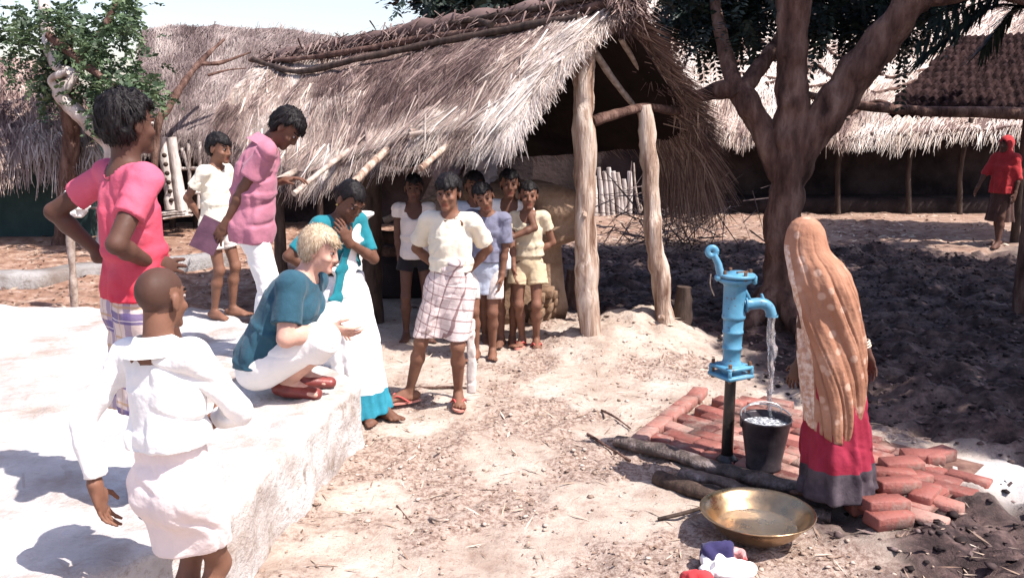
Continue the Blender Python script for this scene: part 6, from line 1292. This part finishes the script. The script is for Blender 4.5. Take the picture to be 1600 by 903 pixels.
# 11 taller boy in white vest, arm round the next boy
q = Pl(-.02, 7.48, .02, (-.08, -.99)); H = Human(1.43, .98, hh=.210)
H.pose(hL=q(797, 372, -.25), eL=q.d(.9, -.4, -.3), hR=None, fR=(.07, 0, 0), fL=(-.02, -.03, 0), hf=q.d(.05, -.99, -.06))
H.body('person', DK1, q.o, q.rz, h=.0055, hands={'L': dict(d=q.d(-.5, -.2, -.7), n=q.d(-.2, .9, 0), curl=.25)}); H.eyes(EYES+[DK1[0]]); H.hair(MHAIRK, .017, .045, .005, -.06, strands=800)
H.shirt('vest', MWHT, .010, .35, -.0, .010, .043, seed=29, scoop=.08, flare=.008); H.pants('shorts', MWHTD, .012, .45, seed=10, flare=.014, top=.02)
who(H, 'taller boy in white vest resting his bent arm between the two boys in front')
bt = empty('bottle', tuple(P(793, 418, 7.12))); bt.location.z = P(793, 420, 7.12)[2]; b = MB(); p0 = np.array(bt.location); b.lathe([(0, 0), (.026, 0), (.028, .01), (.028, .09), (.014, .12), (.013, .14), (0, .14)], p0, 18); tag(bt, 'small pale bottle held at the waist between the boys', 'bottle'); part(b, 'glass', mat2('pale_plastic', (.62, .62, .64), (.75, .75, .77), 20, .3, 0), bt); b = MB(); b.lathe([(0, .138), (.016, .138), (.016, .16), (0, .16)], p0, 14); part(b, 'cap', MWHT, bt)

# 12 smallest boy at the right in cream shirt and khaki shorts
q = Pl(.13, 7.42, .02, (-.12, -.99)); H = Human(1.33, .98, hh=.206)
H.pose(hL=q(832, 400, -.03), eL=q.d(1, .3, 0), hR=q(803, 420, -.12), eR=q.d(-1, .3, 0), fL=(-.07, 0, .014), fR=(.05, -.04, .014), hf=q.d(.05, -.99, -.04))
H.body('person', DK2, q.o, q.rz, h=.0055); H.eyes(EYES+[DK2[0]]); H.hair(MHAIRK, .014, .05, .005, -.06, strands=700)
H.shirt('shirt', MOLIVE, .010, .5, .045, .010, .043, seed=31, scoop=.06, flare=.01); H.pants('shorts', MKHAKI, .014, .5, seed=11, flare=.022, top=.06); H.flipflops(MFLIP, MFLIPR, .014)
who(H, 'small boy in cream shirt and khaki shorts nearest the front post of the shelter')

# 13 woman at the pump under an orange shawl
q = Pl(1.57, 4.38, .03, (-.62, .78)); H = Human(1.43, .86, hh=.190, female=True, sx=.074)
pel = q(1304, 590, -.03)*V3(1, 1, 0)+V3(0, 0, .765)
H.pose(pel=pel, up=nrm(q(1288, 428, .0)-pel), bend=.06, hL=q(1247, 588, .06), hR=q(1357, 560, .06), eL=q.d(-.6, -.2, -.6), eR=q.d(1, -.1, -.4), hf=q.d(-.72, .55, -.40), hu=q.d(-.25, .2, .95), fL=q(1285, 790)*V3(1, 1, 0), fR=q(1325, 795)*V3(1, 1, 0))
H.body('person', DK3, q.o, q.rz, hands={'L': dict(d=q.d(-.3, .1, -.9), n=(1, 0, 0), curl=.4)}); H.eyes(EYES+[DK3[0]])
H.shirt('blouse', cloth('dark_red_blouse', (.10, .02, .03)), .004, .8, .06, .0, .040, seed=33, fold=.002, flare=.0)
t = NT('red_skirt_grey_hem'); sp = t.n('ShaderNodeSeparateXYZ'); t.l(t.attr('wrap', True), sp.inputs[0]); lo_m = t.math('LESS_THAN', t.math('ADD', sp.outputs[1], t.math('MULTIPLY', t.noise(8), .02)), .225)
c = t.ramp(t.noise(6, 5), [(.3, (.19, .010, .025)), (.7, (.30, .026, .055))]); hm = t.ramp(t.noise(12, 5), [(.3, (.03, .022, .03)), (.7, (.10, .078, .09))]); c = t.mix(lo_m, c, hm); MSK = t.done(c, .8, t.bump(t.noise(14, 4), .5, .02), .2)
H.skirt('skirt', MSK, .06, .055, c=q(1306, 775)*V3(1, 1, 0), rt=(.115, .095), rb=(.200, .180), nf=10, fa=(.01, .06), fold=.012, fs=8, power=.7, hip=-.016)
t = NT('orange_printed_shawl'); n_ = t.noise(4, 5, .6); c = t.ramp(n_, [(.3, (.24, .105, .062)), (.55, (.34, .170, .108)), (.75, (.44, .265, .19))])
vo = t.voro(13.0); dots = t.ramp(vo.outputs['Distance'], [(.20, (1, 1, 1)), (.30, (0, 0, 0))]); c = t.mix(t.math('MULTIPLY', dots, .42), c, (.66, .48, .38))
tn = t.attr('wrap', True); sp = t.n('ShaderNodeSeparateXYZ'); t.l(tn, sp.inputs[0]); bd_ = t.math('GREATER_THAN', sp.outputs[0], .5); pat = t.ramp(t.noise(38, 3, .6), [(.40, (.44, .25, .17)), (.62, (.66, .52, .43))]); c = t.mix(bd_, c, pat)
nb = t.bump(t.noise(60, 3), .3, .004); MSHAWL = t.done(c, .85, t.bump(t.noise(13, 4, .55), .6, .022, nb), .15)
# shawl: one draped sheet, open along the side she faces, ring by ring from the crown to the hem
SIL = [(338, 1255, 1263), (341, 1245, 1272), (347, 1237, 1280), (358, 1230, 1287), (374, 1226, 1290), (388, 1225, 1294), (398, 1226, 1302), (408, 1227, 1314), (424, 1229, 1325), (450, 1233, 1335), (480, 1239, 1342), (530, 1247, 1350), (590, 1253, 1352), (634, 1254, 1347), (674, 1256, 1338)]
nv_, nt = 150, 260; ys = np.array([r_[0] for r_ in SIL], float); yy = np.interp(np.linspace(0, 1, nv_)**1.15, np.linspace(0, 1, len(ys)), ys)
xl = np.interp(yy, ys, [r_[1] for r_ in SIL]); xr = np.interp(yy, ys, [r_[2] for r_ in SIL])
def sm(a_): return np.convolve(np.pad(a_, 4, mode='edge'), np.ones(9)/9, 'valid')
xl, xr = np.r_[xl[:6], sm(xl)[6:]], np.r_[xr[:6], sm(xr)[6:]]
Wp = lambda v_: q.R@v_+q.o
Yc = np.interp(yy, [338, 380, 440, 590, 680], [Wp(H.hc)[1]-.005, Wp(H.hc)[1]-.01, Wp(H.chp)[1]-.01, Wp(H.pel)[1], Wp(H.pel)[1]-.005])
thf = math.atan2(.78, -.62); th = thf+np.linspace(math.radians(48), 2*PI-math.radians(40), nt); pts = np.zeros((nv_, nt, 3)); edge = np.zeros((nv_, nt))
for r_ in range(nv_):
    pl_, pr_ = P(xl[r_], yy[r_], Yc[r_]), P(xr[r_], yy[r_], Yc[r_]); c_ = (pl_+pr_)/2; rx = (pr_[0]-pl_[0])/2; v_ = (yy[r_]-340)/336.0
    ry = rx*np.interp(v_, [0, .12, .25, .5, 1], [1.15, 1.2, 1.05, .98, .98])
    A_ = np.interp(v_, [0, .08, .2, .45, .8, 1], [0, .020, .042, .055, .060, .055]); ph = th-1.0*v_+.25*math.sin(5*v_)
    fq = lambda f_, g_, sd_: np.stack([ph*f_, np.full(nt, v_*g_), np.full(nt, .3)], -1)
    fo = 1.5*fbm(fq(2.1, 1.5, 0), 2, 51)+.7*vnoise(fq(5.5, 1.8, 0), 53)-1.3*np.exp(-(vnoise(fq(2.6, 1.2, 0)+5, 57)*5.5)**2)-.3*np.exp(-(vnoise(fq(4.4, 1.6, 0)+9, 58)*6)**2)+.4
    m_ = 1+A_*fo; dz = .020*np.cos(2*th+.5)*sstep(.8, 1, v_)-.05*np.cos(th)*sstep(.75, 1, v_)
    pts[r_] = np.stack([c_[0]+rx*m_*np.cos(th), c_[1]+ry*m_*np.sin(th), c_[2]+dz-.010*A_*0], -1)
    edge[r_] = (np.arange(nt) < nt*(.10+.05*v_))*(v_ > .12)
fl = (pts.reshape(-1, 3)-q.o)@q.R; nz = fbm((q.R@fl.T).T*V3(22, 22, 5), 3, 44); cen_ = np.repeat(((pts.mean(1)-q.o)@q.R), nt, 0); dd = fl-cen_; dd /= np.linalg.norm(dd, axis=1)[:, None]+1e-9; fl = fl+dd*(nz*.004*np.repeat(sstep(.0, .3, (yy-340)/336), nt))[:, None]
b = MB(); i_ = np.arange(nv_-1)[:, None]*nt; j_ = np.arange(nt-1)[None]; b.add(fl, np.stack([i_+j_, i_+nt+j_, i_+nt+j_+1, i_+j_+1], -1).reshape(-1, 4), 0, wrap=np.stack([edge.ravel(), fl[:, 2], fl[:, 0]], 1)+1e-5)
sh = b.build('shawl', MSHAWL, H.root); sm_ = sh.modifiers.new('cloth_thickness', 'SOLIDIFY'); sm_.thickness = .004
b = MB(); a = np.linspace(0, 2*PI, 25); dfa = nrm(H.wrR-H.elR); s1 = nrm(np.cross(dfa, V3(0, 0, 1))); s2 = np.cross(dfa, s1)
for m in (.72, .78, .84): b.tube(H.elR+(H.wrR-H.elR)*m+np.outer(np.cos(a), s1)*.030+np.outer(np.sin(a), s2)*.030, .0045, 6, cap=False)
b.build('bangle', mat2('pale_bangle', (.55, .42, .3), (.7, .6, .5), 30, .3, 0), H.root)
who(H, 'woman covered by an orange printed shawl over a red skirt, bending at the pump')

# 14 person at the right edge on the far path
q = Pl(5.0*1.36, 13.0, .0, (-.9, .3)); q = Pl(P(1558, 380, 13.0)[0], 13.0, .0, (-.85, -.5)); H = Human(1.52, 1.0, hh=.22, female=True)
H.pose(fL=(-.1, .16, 0), fR=(.08, -.14, 0), hL=None, hR=q(1512, 318, 0)+V3(0, .05, -.05), eR=q.d(-.8, .2, -.2)); H.body('person', DK3, q.o, q.rz, h=.0075); H.hair(MHAIRK, .012, .05, .005, -.08, strands=300)
H.skirt('skirt', cloth('brown_skirt', (.07, .035, .03), .3), .06, .36, rt=(.13, .105), rb=(.19, .16), nf=8, fa=(0, .05))
lo, hi = H.bounds(.2); F = Field(lo, hi, .009); F.ell(H.hp(0, -.01, .02), (.095, .115, .112), H.HM, .02); F.cone(H.nb, H.chp, .09, .14, .06, wide=H.cr, ws=1.25); F.cone(H.shL, H.shR, .068, .068, .06); F.cone(H.shR, H.elR, .062, .055, .05); F.cone(H.shL, H.elL, .062, .055, .05); F.etube(H.chp, H.pel-V3(0, 0, .05), (.17, .14), (.18, .15), H.cr, .05, 8, (.01, .06))
F.ell(H.hp(0, .125, -.035), V3(.075, .085, .10), H.HM, .012, 'sub'); H.fin(F, 'shawl', cloth('red_shawl', (.40, .035, .04), .2), .012, 9, 40)
who(H, 'person wrapped in a red shawl walking on the far path at the right edge')
# ------------------------------------------------------------------ camera, sky, sun
cd = bpy.data.cameras.new('camera'); co = bpy.data.objects.new('camera', cd); COL.objects.link(co); SC.camera = co
co.location = tuple(CAM); co.rotation_euler = (PI/2-PITCH, 0, 0); cd.sensor_fit = 'HORIZONTAL'; cd.sensor_width = 36; cd.lens = 36*FPX/1600; cd.clip_end = 2000; cd.clip_start = .05
W = bpy.data.worlds.new('World'); SC.world = W; W.use_nodes = True; nt_ = W.node_tree; bg = nt_.nodes['Background']; sk = nt_.nodes.new('ShaderNodeTexSky')
sk.sky_type = 'NISHITA'; sk.sun_disc = False; el = math.asin(SUN[2]); az = math.atan2(SUN[0], SUN[1]); sk.sun_elevation = el; sk.sun_rotation = az; sk.air_density = 1.0; sk.dust_density = 1.5; sk.ozone_density = 1.0
hz = nt_.nodes.new('ShaderNodeMix'); hz.data_type = 'RGBA'; hz.blend_type = 'MULTIPLY'; hz.inputs[0].default_value = 1; hz.inputs[7].default_value = (1, .90, .93, 1); nt_.links.new(sk.outputs[0], hz.inputs[6]); nt_.links.new(hz.outputs[2], bg.inputs[0]); bg.inputs[1].default_value = .135
ld = bpy.data.lights.new('sun', 'SUN'); lo_ = bpy.data.objects.new('sun', ld); COL.objects.link(lo_); ld.energy = 4.6; ld.angle = math.radians(.5); ld.color = (1.0, .94, .88)
lo_.rotation_euler = Vector(tuple(SUN)).to_track_quat('Z', 'Y').to_euler(); lo_.location = (6, -4, 12)
SC.view_settings.view_transform = 'Standard'; SC.view_settings.look = 'None'; SC.view_settings.exposure = .95; SC.view_settings.gamma = 1
SC.cycles.max_bounces = 6; SC.cycles.transparent_max_bounces = 8; SC.cycles.use_denoising = True
